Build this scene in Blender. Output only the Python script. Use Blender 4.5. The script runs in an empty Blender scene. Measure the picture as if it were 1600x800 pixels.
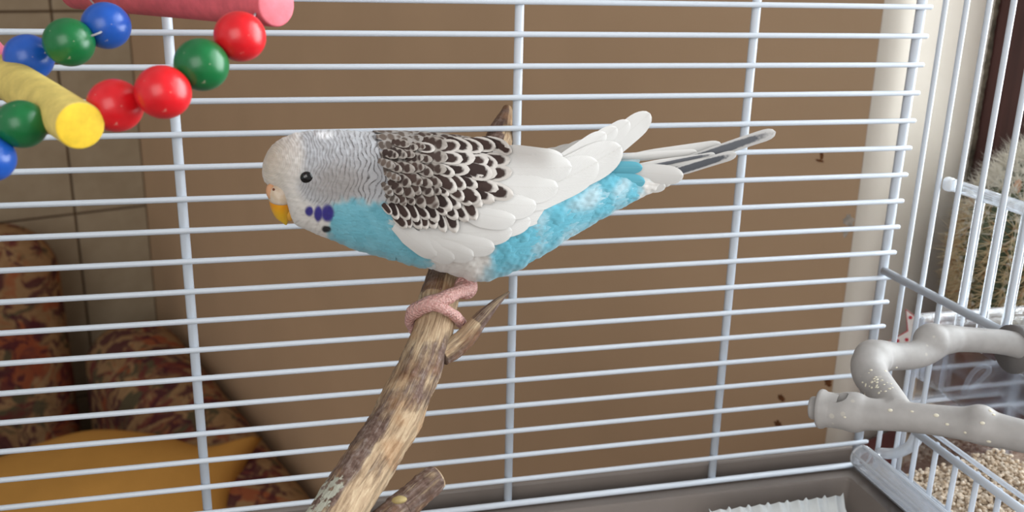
import bpy, bmesh, math, random
import numpy as np
from mathutils import Vector, Matrix

# ------------------------------------------------------------------ camera
S = bpy.context.scene
COL = S.collection
CAM = np.array([-0.0959, -0.3736, 0.2402])
WM = np.array([[0.9709, -0.0501, 0.2342], [-0.2385, -0.2934, 0.9258], [0.0224, -0.9547, -0.2968]])
FPX = 1483.2
cd = bpy.data.cameras.new('camera'); cam = bpy.data.objects.new('camera', cd); COL.objects.link(cam)
m = Matrix.Identity(4)
for i in range(3):
    m[i][0] = WM[i, 0]; m[i][1] = -WM[i, 1]; m[i][2] = -WM[i, 2]; m[i][3] = CAM[i]
cam.matrix_world = m
cd.sensor_width = 36.0; cd.lens = FPX / 1600 * 36; cd.clip_start = 0.01; cd.clip_end = 50
cd.dof.use_dof = True; cd.dof.focus_distance = 0.335; cd.dof.aperture_fstop = 20
S.camera = cam
S.cycles.transparent_max_bounces = 40

# room directions: e1 runs along the tiled wall towards the window wall, e2 along the window wall into the room
E1 = np.array([0.932, 0.363, 0.0]); E2 = np.array([0.363, -0.932, 0.0]); CORNER = np.array([-0.377, 1.76, 0.0])
def room(a, b, z):            # a: away from the window wall, b: away from the tiled wall
    return CORNER - E1 * a + E2 * b + np.array([0, 0, z])

# ------------------------------------------------------------------ world, window light, added fill light, exposure
w = bpy.data.worlds.new('world'); S.world = w; w.use_nodes = True
w.node_tree.nodes['Background'].inputs[0].default_value = (1.0, 0.975, 0.94, 1)
w.node_tree.nodes['Background'].inputs[1].default_value = 0.34
B_JAMB = 1.755                # the far jamb of the window, measured along e2
SILL_Z = -0.062
ld = bpy.data.lights.new('window_daylight', 'AREA'); ld.shape = 'RECTANGLE'; ld.size = 1.3; ld.size_y = 1.35
ld.energy = 50; ld.color = (0.93, 0.97, 1.0)
lo = bpy.data.objects.new('window_daylight', ld); COL.objects.link(lo)
lo.location = room(-0.30, B_JAMB + 0.72, 0.62)
lo.rotation_euler = Vector(tuple(-E1 + np.array([0, 0, -0.12]))).to_track_quat('-Z', 'Z').to_euler()
l2 = bpy.data.lights.new('fill_light', 'AREA'); l2.shape = 'RECTANGLE'; l2.size = 1.3; l2.size_y = 1.3  # added fill light behind the camera, no such source is seen
l2.energy = 13; l2.color = (1.0, 0.985, 0.96)
lo2 = bpy.data.objects.new('fill_light', l2); COL.objects.link(lo2)
lo2.location = room(1.55, 3.15, 0.75)
lo2.rotation_euler = Vector(tuple(room(0.0, 1.5, 0.05) - room(1.55, 3.15, 0.75))).to_track_quat('-Z', 'Z').to_euler()
S.view_settings.view_transform = 'Standard'; S.view_settings.look = 'None'
S.view_settings.exposure = 0.48; S.view_settings.gamma = 1.0; S.view_settings.use_curve_mapping = False

# ------------------------------------------------------------------ helpers
random.seed(4); rng = np.random.default_rng(4)
def ray(x, y): return WM @ np.array([(x - 800) / FPX, (y - 400) / FPX, 1.0])
def PY(x, y, Y): d = ray(x, y); return CAM + d * (Y - CAM[1]) / d[1]
def PX(x, y, X): d = ray(x, y); return CAM + d * (X - CAM[0]) / d[0]
def PZ(x, y, Z): d = ray(x, y); return CAM + d * (Z - CAM[2]) / d[2]
def PC(x, y, c): return CAM + ray(x, y) * c
def PR(a, b0, n): pass
def proj(P):
    c = (np.asarray(P) - CAM) @ WM
    return 800 + FPX * c[..., 0] / c[..., 2], 400 + FPX * c[..., 1] / c[..., 2]
def lin(r, g, b):
    f = lambda c: (c / 255 / 12.92) if c / 255 <= 0.04045 else ((c / 255 + 0.055) / 1.055) ** 2.4
    return np.array([f(r), f(g), f(b)])
def lin4(r, g, b): return (*lin(r, g, b), 1.0)
def sstep(a, b, x):
    t = np.clip((x - a) / (b - a), 0, 1); return t * t * (3 - 2 * t)

WLOC = {}
def thing(name, loc, label, cat, group=None):
    o = bpy.data.objects.new(name, None); COL.objects.link(o); o.location = tuple(loc); o.empty_display_size = 0.02
    o['label'] = label; o['category'] = cat
    if group: o['group'] = group
    WLOC[o] = np.array(loc, float); return o
def tag(o, label, cat, group=None, kind=None):
    o['label'] = label; o['category'] = cat
    if group: o['group'] = group
    if kind: o['kind'] = kind
    return o
def mesh_obj(name, v, f, mat, parent=None, smooth=True, col=None, uv=None, attrs=None, origin=None):
    v = np.asarray(v, float)
    c = np.array(origin, float) if origin is not None else (v.min(0) + v.max(0)) / 2
    me = bpy.data.meshes.new(name); me.from_pydata((v - c).tolist(), [], [list(map(int, q)) for q in f])
    if smooth: me.polygons.foreach_set('use_smooth', [True] * len(me.polygons))
    if col is not None:
        a = me.color_attributes.new('Col', 'FLOAT_COLOR', 'POINT')
        a.data.foreach_set('color', np.column_stack([col, np.ones(len(v))]).ravel())
    if attrs:
        for k, d in attrs.items():
            a = me.attributes.new(k, 'FLOAT', 'POINT'); a.data.foreach_set('value', np.asarray(d, float))
    if uv is not None:
        u = me.uv_layers.new(name='UVMap'); idx = np.zeros(len(me.loops), int); me.loops.foreach_get('vertex_index', idx)
        u.data.foreach_set('uv', np.asarray(uv, float)[idx].ravel())
    me.update()
    o = bpy.data.objects.new(name, me); COL.objects.link(o)
    if mat: me.materials.append(mat)
    pl = WLOC[parent] if parent is not None else np.zeros(3)
    if parent is not None: o.parent = parent
    o.location = tuple(c - pl); WLOC[o] = c
    return o
class MB:                     # collects several shapes into one mesh
    def __init__(s): s.v = []; s.f = []; s.n = 0
    def add(s, vf):
        v, f = vf; s.v.append(np.asarray(v, float)); s.f += [[int(i) + s.n for i in q] for q in f]; s.n += len(v); return s
    def build(s, name, mat, parent=None, smooth=True, **k): return mesh_obj(name, np.vstack(s.v), s.f, mat, parent, smooth, **k)

def frames(pts):
    pts = np.asarray(pts, float); n = len(pts)
    T = np.gradient(pts, axis=0); T /= np.linalg.norm(T, axis=1)[:, None] + 1e-12
    up = np.array([0, 0, 1.0]) if abs(T[0][2]) < 0.9 else np.array([1.0, 0, 0])
    N = [None] * n; N[0] = np.cross(T[0], up); N[0] /= np.linalg.norm(N[0])
    for i in range(1, n):
        a = N[i - 1] - T[i] * (N[i - 1] @ T[i]); N[i] = a / np.linalg.norm(a)
    N = np.array(N); B = np.cross(T, N); return T, N, B
def tube(pts, r, n=10, cap=True, fn=None, round_ends=False):
    pts = np.asarray(pts, float); k = len(pts); r = np.broadcast_to(np.asarray(r, float), (k,)).copy()
    if round_ends:
        d0 = pts[0] - pts[1]; d0 /= np.linalg.norm(d0); d1 = pts[-1] - pts[-2]; d1 /= np.linalg.norm(d1)
        A = [(pts[0] + d0 * r[0] * math.sin(a), r[0] * math.cos(a)) for a in (1.35, 0.8, 0.4)]
        Z = [(pts[-1] + d1 * r[-1] * math.sin(a), r[-1] * math.cos(a)) for a in (0.4, 0.8, 1.35)]
        pts = np.vstack([[a[0] for a in A], pts, [a[0] for a in Z]]); r = np.concatenate([[a[1] for a in A], r, [a[1] for a in Z]]); k = len(pts)
    T, N, B = frames(pts); v = []
    for i in range(k):
        for j in range(n):
            a = 2 * math.pi * j / n; rr = r[i] * (fn(i / (k - 1), a, i) if fn else 1)
            v.append(pts[i] + rr * (math.cos(a) * N[i] + math.sin(a) * B[i]))
    f = [(i * n + j, i * n + (j + 1) % n, (i + 1) * n + (j + 1) % n, (i + 1) * n + j) for i in range(k - 1) for j in range(n)]
    if cap: f += [tuple(range(n))[::-1], tuple((k - 1) * n + j for j in range(n))]
    return np.array(v), f
def spline(ctrl, n):          # Catmull-Rom through rows of any width
    c = np.asarray(ctrl, float); c = np.vstack([2 * c[0] - c[1], c, 2 * c[-1] - c[-2]]); k = len(c) - 3; out = []
    for u in np.linspace(0, k, n):
        i = min(int(u), k - 1); t = u - i; a, b, d, e = c[i:i + 4]
        out.append(0.5 * ((2 * b) + (-a + d) * t + (2 * a - 5 * b + 4 * d - e) * t * t + (-a + 3 * b - 3 * d + e) * t ** 3))
    return np.array(out)
def box(c, s, bev=0.0, seg=2, ax=None):
    bm = bmesh.new(); bmesh.ops.create_cube(bm, size=1.0)
    for v in bm.verts: v.co = Vector((v.co.x * s[0], v.co.y * s[1], v.co.z * s[2]))
    if bev: bmesh.ops.bevel(bm, geom=list(bm.edges), offset=bev, segments=seg, profile=0.5, affect='EDGES')
    bm.verts.index_update(); V = np.array([v.co[:] for v in bm.verts]); F = [[v.index for v in f.verts] for f in bm.faces]; bm.free()
    if ax is not None: V = V @ np.array(ax)
    return V + np.array(c), F
ROOMAX = np.array([E1, E2, [0, 0, 1.0]])       # box axes aligned to the room
def sphere(c, r, nu=28, nv=16, sc=(1, 1, 1), ax=None):
    v = [(0, 0, 1)]; f = []
    for i in range(1, nv):
        for j in range(nu):
            a = math.pi * i / nv; b = 2 * math.pi * j / nu; v.append((math.sin(a) * math.cos(b), math.sin(a) * math.sin(b), math.cos(a)))
    v.append((0, 0, -1)); L = len(v) - 1
    for j in range(nu): f.append((0, 1 + j, 1 + (j + 1) % nu)); f.append((L, L - nu + (j + 1) % nu, L - nu + j))
    for i in range(nv - 2):
        for j in range(nu):
            a = 1 + i * nu; f.append((a + j, a + nu + j, a + nu + (j + 1) % nu, a + (j + 1) % nu))
    V = np.array(v) * np.array(sc) * r
    if ax is not None: V = V @ np.array(ax)
    return V + np.array(c), f

# ------------------------------------------------------------------ materials
class MT:
    def __init__(s, name, rough=0.5, spec=0.5):
        s.m = bpy.data.materials.new(name); s.m.use_nodes = True; s.t = s.m.node_tree; s.N = s.t.nodes; s.L = s.t.links
        s.b = s.N['Principled BSDF']; s.b.inputs['Roughness'].default_value = rough; s.b.inputs['Specular IOR Level'].default_value = spec
    def n(s, kind, **k):
        x = s.N.new(kind)
        for a, b in k.items():
            if a in x.inputs: x.inputs[a].default_value = b
            else: setattr(x, a, b)
        return x
    def l(s, a, b): s.L.new(a, b)
    def coord(s, scale=(1, 1, 1), which='Object'):
        t = s.n('ShaderNodeTexCoord'); mp = s.n('ShaderNodeMapping'); mp.inputs['Scale'].default_value = scale; s.l(t.outputs[which], mp.inputs[0]); return mp.outputs[0]
    def noise(s, vec, scale, detail=4, rough=0.55, dist=0.0):
        x = s.n('ShaderNodeTexNoise'); x.inputs['Scale'].default_value = scale; x.inputs['Detail'].default_value = detail
        x.inputs['Roughness'].default_value = rough; x.inputs['Distortion'].default_value = dist; s.l(vec, x.inputs['Vector']); return x.outputs['Fac']
    def ramp(s, fac, stops, interp='LINEAR'):
        x = s.n('ShaderNodeValToRGB'); e = x.color_ramp; e.interpolation = interp
        while len(e.elements) < len(stops): e.elements.new(0.5)
        for q, (p, c) in zip(e.elements, stops): q.position = p; q.color = c if len(c) == 4 else (*c, 1)
        s.l(fac, x.inputs[0]); return x.outputs[0]
    def mix(s, fac, a, b, blend='MIX'):
        x = s.n('ShaderNodeMix'); x.data_type = 'RGBA'; x.blend_type = blend
        for v, i in ((fac, 0), (a, 6), (b, 7)):
            if hasattr(v, 'default_value') and not isinstance(v, (int, float, tuple)): s.l(v, x.inputs[i])
            else: x.inputs[i].default_value = v
        return x.outputs[2]
    def math(s, op, a, b=None, c=None, clamp=False):
        x = s.n('ShaderNodeMath'); x.operation = op; x.use_clamp = clamp
        for i, v in enumerate((a, b, c)):
            if v is None: continue
            if isinstance(v, (int, float)): x.inputs[i].default_value = v
            else: s.l(v, x.inputs[i])
        return x.outputs[0]
    def bump(s, h, strength=0.3, dist=0.001):
        x = s.n('ShaderNodeBump'); x.inputs['Strength'].default_value = strength; x.inputs['Distance'].default_value = dist
        s.l(h, x.inputs['Height']); s.l(x.outputs[0], s.b.inputs['Normal'])
    def color(s, c):
        if isinstance(c, tuple): s.b.inputs['Base Color'].default_value = c
        else: s.l(c, s.b.inputs['Base Color'])
        return s
def plain(name, c, rough=0.5, spec=0.5, var=0.0, scale=60, bump=0.0, bscale=400, bdist=0.0005):
    M = MT(name, rough, spec)
    if var:
        co = M.coord(); nz = M.noise(co, scale)
        M.color(M.ramp(nz, [(0.3, tuple(np.array(lin(*c)) * (1 - var))), (0.7, tuple(np.array(lin(*c)) * (1 + var)))]))
    else: M.color(lin4(*c))
    if bump:
        co = M.coord(); M.bump(M.noise(co, bscale), bump, bdist)
    return M.m
M_WIRE = plain('white_powder_coat', (208, 216, 226), 0.38, 0.5)
M_WALL = plain('tan_paint', (198, 168, 137), 0.8, 0.25, 0.05, 5, 0.15, 900)
M_CREAM = plain('cream_paint', (232, 225, 213), 0.75, 0.3, 0.03, 12)
M_GROUT = plain('grout', (104, 84, 64), 0.9, 0.2, 0.1, 80)
M_BROWN = None
def wood_dark():
    M = MT('dark_brown_wood', 0.42, 0.4); co = M.coord((60, 60, 4)); nz = M.noise(co, 3, 5)
    M.color(M.ramp(nz, [(0.3, lin4(58, 34, 32)), (0.7, lin4(82, 50, 46))])); M.bump(nz, 0.15, 0.0004); return M.m
M_BROWN = wood_dark()
def tile_mat():
    M = MT('beige_glazed_tile', 0.45, 0.35); co = M.coord((1, 1, 1)); nz = M.noise(co, 18, 5)
    M.color(M.ramp(nz, [(0.3, lin4(164, 148, 124)), (0.7, lin4(178, 163, 139))])); return M.m
M_TILE = tile_mat()
M_TRAY = plain('taupe_plastic', (124, 115, 109), 0.36, 0.4, 0.04, 60, 0.08, 1500, 0.0003)
M_SILL = plain('mahogany_sill', (112, 58, 58), 0.4, 0.4, 0.14, 30)
M_FLOOR = plain('brown_floor', (120, 92, 68), 0.6, 0.3, 0.1, 6)
M_TABLE = plain('table_wood', (150, 112, 78), 0.5, 0.4, 0.12, 14)
def acrylic(name, tint=(0.97, 0.98, 1.0), base=0.06, rough=0.06, haze=0.0):
    M = MT(name); N = M.N; tr = M.n('ShaderNodeBsdfTransparent'); tr.inputs[0].default_value = (*tint, 1)
    gl = M.n('ShaderNodeBsdfGlossy'); gl.inputs['Roughness'].default_value = rough; gl.inputs[0].default_value = (1, 1, 1, 1)
    fr = M.n('ShaderNodeFresnel'); fr.inputs[0].default_value = 1.49
    k = M.math('MULTIPLY_ADD', fr.outputs[0], 0.7, base, clamp=True)
    mx = M.n('ShaderNodeMixShader'); M.l(k, mx.inputs[0]); M.l(tr.outputs[0], mx.inputs[1]); M.l(gl.outputs[0], mx.inputs[2]); out = mx.outputs[0]
    if haze:
        df = M.n('ShaderNodeBsdfDiffuse'); df.inputs[0].default_value = (0.85, 0.88, 0.92, 1)
        m2 = M.n('ShaderNodeMixShader'); m2.inputs[0].default_value = haze; M.l(out, m2.inputs[1]); M.l(df.outputs[0], m2.inputs[2]); out = m2.outputs[0]
    M.l(out, N['Material Output'].inputs[0]); return M.m
M_CLEAR = acrylic('clear_acrylic', base=0.0, haze=0.0)
M_RIB = acrylic('rib_acrylic', (0.94, 0.96, 0.98), 0.10, 0.08, 0.14)
M_LIP = acrylic('hazy_acrylic', base=0.05, rough=0.15, haze=0.22)  # acrylic with white haze mixed in, for trough lip and floor
M_EDGE = acrylic('acrylic_edge', (0.95, 0.97, 0.99), 0.10, 0.12, 0.42)
M_GLASS = acrylic('window_glass', (0.98, 0.99, 0.99), 0.02, 0.02)

# ------------------------------------------------------------------ room
def struct(o): o['kind'] = 'structure'; return o
FLOOR_Z = -1.10
fl = MB().add(box(room(1.6, 1.9, FLOOR_Z - 0.03), (4.2, 4.6, 0.06), ax=ROOMAX)).build('floor', M_FLOOR, None, False); struct(fl)
# tiled wall with single tiles
tw = MB().add(box(room(1.5, -0.06, 0.55), (3.4, 0.1, 3.3), ax=ROOMAX)).build('wall_left', M_GROUT, None, False); struct(tw)
TWW, TH, G = 0.25, 0.412, 0.0045
tv, tf = box((0, 0, 0), (TWW - G, 0.008, TH - G), 0.0015, 2)
tme = None
for ci in range(5):
    for ri in range(6):
        a = 0.145 - TWW / 2 + TWW * ci; z = -0.287 - TH * 1.5 + TH * ri
        wide = TWW
        if ci == 0: a = 0.145 / 2; wide = 0.145
        if ci == 0:
            V, Fc = box((0, 0, 0), (wide - G, 0.008, TH - G), 0.0015, 2); o = mesh_obj('tile', V @ ROOMAX + room(a, -0.0085, z), Fc, M_TILE, tw, False)
        elif tme is None:
            o = mesh_obj('tile', tv @ ROOMAX + room(a, -0.0085, z), tf, M_TILE, tw, False); tme = o
        else:
            o = tme.copy(); COL.objects.link(o); o.location = tuple(room(a, -0.0085, z) - WLOC[tw])
# window wall: tan plaster with a rounded corner into the reveal
WALL_T = 0.24
def extr(poly, z0, z1):
    n = len(poly); v = [(*p[:2], z0) for p in poly] + [(*p[:2], z1) for p in poly]
    f = [(i, (i + 1) % n, n + (i + 1) % n, n + i) for i in range(n)] + [tuple(range(n))[::-1], tuple(range(n, 2 * n))]
    return np.array(v), f
wr = MB().add(box(room(-WALL_T / 2, (B_JAMB - 0.012) / 2 - 0.1, 0.55), (WALL_T, B_JAMB - 0.012 + 0.2, 3.3), ax=ROOMAX)).build('wall_right', M_WALL, None, False); struct(wr)
cor = [room(0, B_JAMB - 0.0125, 0)] + [room(-0.012 + 0.012 * math.cos(t), B_JAMB - 0.012 + 0.012 * math.sin(t), 0) for t in np.linspace(0.0, math.pi / 2, 7)]
cor += [room(-0.102, B_JAMB, 0), room(-0.102, B_JAMB - 0.0125, 0)]
jamb = mesh_obj('trim_1', *extr(cor, -0.5, 1.5), M_CREAM, None, True); struct(jamb); jamb.data.set_sharp_from_angle(angle=math.radians(32))
wb = MB().add(box(room(-WALL_T / 2, B_JAMB + 0.75, (FLOOR_Z + SILL_Z - 0.04) / 2), (WALL_T, 1.52, SILL_Z - 0.04 - FLOOR_Z), ax=ROOMAX)).build('wall_below_window', M_WALL, None, False); struct(wb)
sill = MB().add(box(room(-0.05, B_JAMB + 0.75, SILL_Z - 0.02), (0.13, 1.49, 0.04), 0.004, 2, ROOMAX)).build('window_sill', M_SILL, None, False); struct(sill)
# dark brown wooden window set back in the reveal
win = bpy.data.objects.new('window_1', None); COL.objects.link(win); WLOC[win] = room(-0.14, B_JAMB + 0.7, SILL_Z); win.location = tuple(WLOC[win]); struct(win)
zt = SILL_Z + 1.4
for b in (0.034, 1.366): MB().add(box(room(-0.132, B_JAMB + b, (SILL_Z + zt) / 2), (0.06, 0.068, zt - SILL_Z), 0.003, 2, ROOMAX)).build('stile', M_BROWN, win, False)
for z in (SILL_Z + 0.034, zt - 0.034): MB().add(box(room(-0.132, B_JAMB + 0.7, z), (0.055, 1.27, 0.068), 0.003, 2, ROOMAX)).build('rail', M_BROWN, win, False)
mesh_obj('pane', *box(room(-0.135, B_JAMB + 0.7, (SILL_Z + zt) / 2), (0.004, 1.27, 1.27), ax=ROOMAX), M_GLASS, win, False)
# crumbling dark caulk line between reveal and window frame
bz = np.linspace(SILL_Z, 0.6, 260); cv = []; cf = []
M_CAULK = plain('old_caulk', (96, 88, 76), 0.9, 0.2, 0.55, 160, 0.5, 500, 0.001)
for i, z in enumerate(bz):
    wd = 0.0009 + 0.0008 * random.random() + 0.0006 * math.sin(z * 60) ** 2
    for (a, b) in ((-0.1022, -0.002), (-0.1022, wd), (-0.1005 + 0.001 * random.random(), wd * 0.7), (-0.0995 + 0.002 * random.random(), -0.002)):
        cv.append(room(a + 0.0, B_JAMB + b, z))
for i in range(len(bz) - 1):
    for j in range(3): k = i * 4 + j; cf.append((k, k + 1, k + 5, k + 4))
ck = mesh_obj('trim_2', cv, cf, M_CAULK, None, False); struct(ck)

# ------------------------------------------------------------------ birdcage
P_ = 0.0125; XA, XB, XC, XD = -0.1327, 0.0, 0.1029, 0.1825
cage = thing('birdcage', (-0.05, -0.1, 0.0), 'white wire birdcage with horizontal back bars and upright side bars', 'birdcage')
X0 = -0.262
first = None
for k in range(-12, 18):
    z = (18 - k) * P_
    bow = lambda x: 0.0
    o = MB().add(tube([(X0 - 0.002, 0, z), (XA, 0, z), (XB, 0, z), (XC, 0, z), (XD + 0.0028, 0, z)], 0.00115, 10, round_ends=True)).build('horizontal_bar', M_WIRE, cage) if first is None else first.copy()
    if first is None: first = o
    else: COL.objects.link(o); o.location = (first.location.x, first.location.y, z - WLOC[cage][2])
MB().add(tube([(X0, 0, 0.0), (XB, 0, 0.0), (XD - 0.001, 0, 0.0)], 0.0015, 10)).build('bottom_bar', M_WIRE, cage)
ZT = 30 * P_ + 0.002
for x in (X0, XA, XB, XC, XD):
    r = 0.0019 if x not in (X0, XD) else 0.0022
    MB().add(tube([(x, 0.0026, -0.001), (x, 0.0026, 0.2), (x, 0.0026, ZT)], r, 12)).build('vertical_bar' if x not in (X0, XD) else 'corner_post', M_WIRE, cage)
ZC1, ZC2 = 0.1035, 0.0385
XS = XD + 0.0008
for i in range(1, 26):
    y = 0.001 - 0.0131 * i
    opening = 4 <= i <= 10
    segs = [(-0.001, ZC2), (ZC1, ZT)] if opening else [(-0.001, ZT)]
    for (a, b) in segs: MB().add(tube([(XS, y, a), (XS, y, (a + b) / 2), (XS, y, b)], 0.00118, 8, round_ends=True)).build('side_bar', M_WIRE, cage)
for z in (ZC1, 0.0, ZT): MB().add(tube([(XS - 0.0022, 0.0, z), (XS - 0.0022, -0.33, z)], 0.0019, 10)).build('cross_bar', M_WIRE, cage)
MB().add(tube([(XS - 0.0022, 0.001 - 0.0131 * 3, ZC2), (XS - 0.0022, -0.145, ZC2)], 0.0019, 10)).build('cross_bar', M_WIRE, cage)
for z in (0.0, ZT): MB().add(tube([(X0, 0.0, z), (X0, -0.33, z)], 0.0019, 10)).build('cross_bar', M_WIRE, cage)
for i in range(1, 26): MB().add(tube([(X0, 0.001 - 0.0131 * i, -0.001), (X0, 0.001 - 0.0131 * i, ZT)], 0.00118, 8)).build('side_bar', M_WIRE, cage)

# ------------------------------------------------------------------ tray
TB = -0.052
tray = thing('cage_tray', (-0.04, -0.17, TB), 'taupe plastic cage tray with a raised back lip under the bars', 'tray')
xl, xr, yf, yb = X0 - 0.012, XD + 0.006, -0.345, 0.006      # outer edge of the ledge
il, ir, jf, jb = X0 + 0.006, XD - 0.010, -0.327, -0.0075    # inner edge of the ledge
def ring(x0, x1, y0, y1, z, r=0.0026, n=5):
    o = []
    for (cx, cy, a0) in ((x1 - r, y1 - r, 0), (x0 + r, y1 - r, 90), (x0 + r, y0 + r, 180), (x1 - r, y0 + r, 270)):
        for a in np.linspace(a0, a0 + 90, n): o.append((cx + r * math.cos(math.radians(a)), cy + r * math.sin(math.radians(a)), z))
    return o
ZL = -0.0022
rings = [ring(xl + .012, xr - .012, yf + .012, yb - .012, TB), ring(xl + .004, xr - .004, yf + .004, yb - .004, TB + 0.002), ring(xl, xr, yf, yb, ZL - 0.0035), ring(xl, xr, yf, yb, ZL - 0.0006), ring(xl + .0008, xr - .0008, yf + .0008, yb - .0008, ZL), ring(il - .001, ir + .001, jf - .001, jb + .001, ZL), ring(il, ir, jf, jb, ZL - 0.0012),
         ring(il + .006, ir - .006, jf + .006, jb - .006, TB + 0.006), ring(il + .010, ir - .010, jf + .010, jb - .010, TB + 0.003)]
n = len(rings[0]); tv_ = np.vstack(rings); tf_ = [(i * n + j, i * n + (j + 1) % n, (i + 1) * n + (j + 1) % n, (i + 1) * n + j) for i in range(len(rings) - 1) for j in range(n)]
tf_ += [tuple(range(n))[::-1], tuple((len(rings) - 1) * n + j for j in range(n))]
to = mesh_obj('basin', tv_, tf_, M_TRAY, tray, True)
to.data.set_sharp_from_angle(angle=math.radians(35))
lp = MB().add(box(((xl + xr) / 2 + 0.001, 0.0125, -0.0150), (xr - xl + 0.002, 0.0035, 0.037), 0.0012, 2)).build('back_lip', M_TRAY, tray, False)
# table that carries the cage
tb = thing('side_table', (-0.04, -0.17, FLOOR_Z), 'wooden side table standing under the birdcage tray', 'table')
MB().add(box((-0.04, -0.165, TB - 0.015), (0.40, 0.30, 0.03), 0.004)).build('table_top', M_TABLE, tb, False)
for sx in (-1, 1):
    for sy in (-1, 1): MB().add(box((-0.04 + sx * 0.175, -0.165 + sy * 0.125, (FLOOR_Z + TB - 0.03) / 2), (0.04, 0.04, TB - 0.03 - FLOOR_Z), 0.004)).build('leg', M_TABLE, tb, False)
# white pleated paper in the tray
nu, nv = 120, 16; pv = []; pf = []
A0, A1 = PY(1108, 800, -0.028), PY(1317, 775, -0.026)
for i in range(nu + 1):
    s = i / nu; top = A0 + (A1 - A0) * s
    per = s * 7.0
    for j in range(nv + 1):
        t = j / nv
        sw = per + t * (s - 0.8) * 7.0
        rid = 0.0024 * (1 - abs(((sw % 1) * 2 - 1))) ** 2 * (1 - 0.5 * t)
        notch = 0.0018 * max(0, 1 - abs(((per + 0.5) % 1) - 0.5) * 9) if j == 0 else 0
        q = top + np.array([0.012 * t * (0.85 - s), -0.05 * t, -0.030 * t ** 0.7]) + np.array([0, -0.6, 0.8]) * rid + np.array([0, 0, notch])
        q[2] = max(q[2], TB + 0.0045)
        pv.append(q)
for i in range(nu):
    for j in range(nv): a = i * (nv + 1) + j; pf.append((a, a + 1, a + nv + 2, a + nv + 1))
M_PAPER = plain('white_paper', (205, 208, 208), 0.85, 0.15, 0.03, 150, 0.2, 700, 0.0004)
pp = mesh_obj('paper_sheet', pv, pf, M_PAPER)
sm = pp.modifiers.new('thick', 'SOLIDIFY'); sm.thickness = 0.0004
tag(pp, 'crumpled white pleated paper sheet lying in the taupe tray', 'paper')

# ------------------------------------------------------------------ wooden branch perch
def vnoise(p, sc, seed=0):    # cheap smooth noise
    p = np.asarray(p) * sc; r = np.random.default_rng(seed); out = 0
    for i in range(6):
        k = r.normal(size=3); out = out + np.sin(p @ k * (1 + 0.6 * i) + r.uniform(0, 6.28)) / (1 + 0.5 * i)
    return out / 3
def bark_mat():
    M = MT('weathered_branch_wood', 0.75, 0.25)
    uv = M.n('ShaderNodeUVMap'); mp = M.n('ShaderNodeMapping'); mp.inputs['Scale'].default_value = (9.0, 1.6, 1); M.l(uv.outputs[0], mp.inputs[0])
    co = M.coord((1, 1, 1))
    big = M.noise(co, 70, 6, 0.65, 0.4); st = M.noise(mp.outputs[0], 2.2, 7, 0.68, 0.6); fine = M.noise(co, 600, 4); md = M.noise(mp.outputs[0], 5.0, 5, 0.6, 1.0)
    bare = M.ramp(md, [(0.3, lin4(126, 102, 80)), (0.5, lin4(176, 151, 122)), (0.75, lin4(206, 186, 156))])
    bark = M.ramp(M.math('ADD', M.math('MULTIPLY', fine, 0.5), M.math('MULTIPLY', md, 0.5)), [(0.32, lin4(66, 48, 42)), (0.5, lin4(112, 90, 80)), (0.62, lin4(142, 126, 118))])
    at = M.n('ShaderNodeAttribute', attribute_name='bark').outputs['Fac']
    k2 = M.math('ADD', M.math('ADD', M.math('MULTIPLY_ADD', big, 0.7, -0.35), at), M.math('MULTIPLY_ADD', st, 1.3, -0.65))
    msk = M.ramp(k2, [(0.36, (0, 0, 0, 1)), (0.58, (1, 1, 1, 1))])
    c = M.mix(msk, bare, bark)
    org = M.ramp(M.noise(co, 60, 3), [(0.52, (0, 0, 0, 1)), (0.62, (1, 1, 1, 1))])
    c = M.mix(M.math('MULTIPLY', org, 0.32), c, lin4(158, 108, 62))
    li = M.n('ShaderNodeAttribute', attribute_name='lichen').outputs['Fac']
    lk = M.ramp(M.math('ADD', M.noise(co, 420, 3), li), [(0.94, (0, 0, 0, 1)), (1.0, (1, 1, 1, 1))])
    c = M.mix(lk, c, lin4(190, 190, 174)); M.color(c)
    M.bump(M.math('ADD', M.math('MULTIPLY', msk, 0.6), M.math('ADD', M.math('MULTIPLY', st, 0.8), M.math('MULTIPLY', fine, 0.35))), 0.7, 0.0012); return M.m
M_BARK = bark_mat()
def wood_tube(ctrl, n, sides, name, parent, bark, lichen=None, seed=1, amp=0.10, cut=True):
    c = spline(ctrl, n); pts = c[:, :3]; r = c[:, 3]
    T, N, B = frames(pts); v = []; uv = []; bk = []; lc = []
    al = np.concatenate([[0], np.cumsum(np.linalg.norm(np.diff(pts, axis=0), axis=1))])
    for i in range(n):
        for j in range(sides):
            a = 2 * math.pi * j / sides; d = math.cos(a) * N[i] + math.sin(a) * B[i]
            q = pts[i] + r[i] * d
            k = 1 + amp * vnoise(q, 160, seed) + 0.5 * amp * vnoise(q, 420, seed + 1) + 0.25 * amp * vnoise(q, 1100, seed + 2)
            v.append(pts[i] + r[i] * k * d); uv.append((j / sides, al[i] * 12))
            bk.append(bark(i / (n - 1), d, q)); lc.append(lichen(i / (n - 1), d, q) if lichen else 0.0)
    f = [(i * sides + j, i * sides + (j + 1) % sides, (i + 1) * sides + (j + 1) % sides, (i + 1) * sides + j) for i in range(n - 1) for j in range(sides)]
    f += [tuple(range(sides))[::-1], tuple((n - 1) * sides + j for j in range(sides))]
    return mesh_obj(name, v, f, M_BARK, parent, True, uv=uv, attrs={'bark': bk, 'lichen': lc})
def B4(x, y, Y, dpx):         # branch control point: pixel, depth plane, apparent diameter in pixels
    p = PY(x, y, Y); zc = ((p - CAM) @ WM)[2]; return [*p, dpx / 2 * zc / FPX]
perch = thing('branch_perch', PY(500, 800, -0.12), 'thick natural wooden branch perch with peeling bark under the bird', 'perch')
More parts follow.
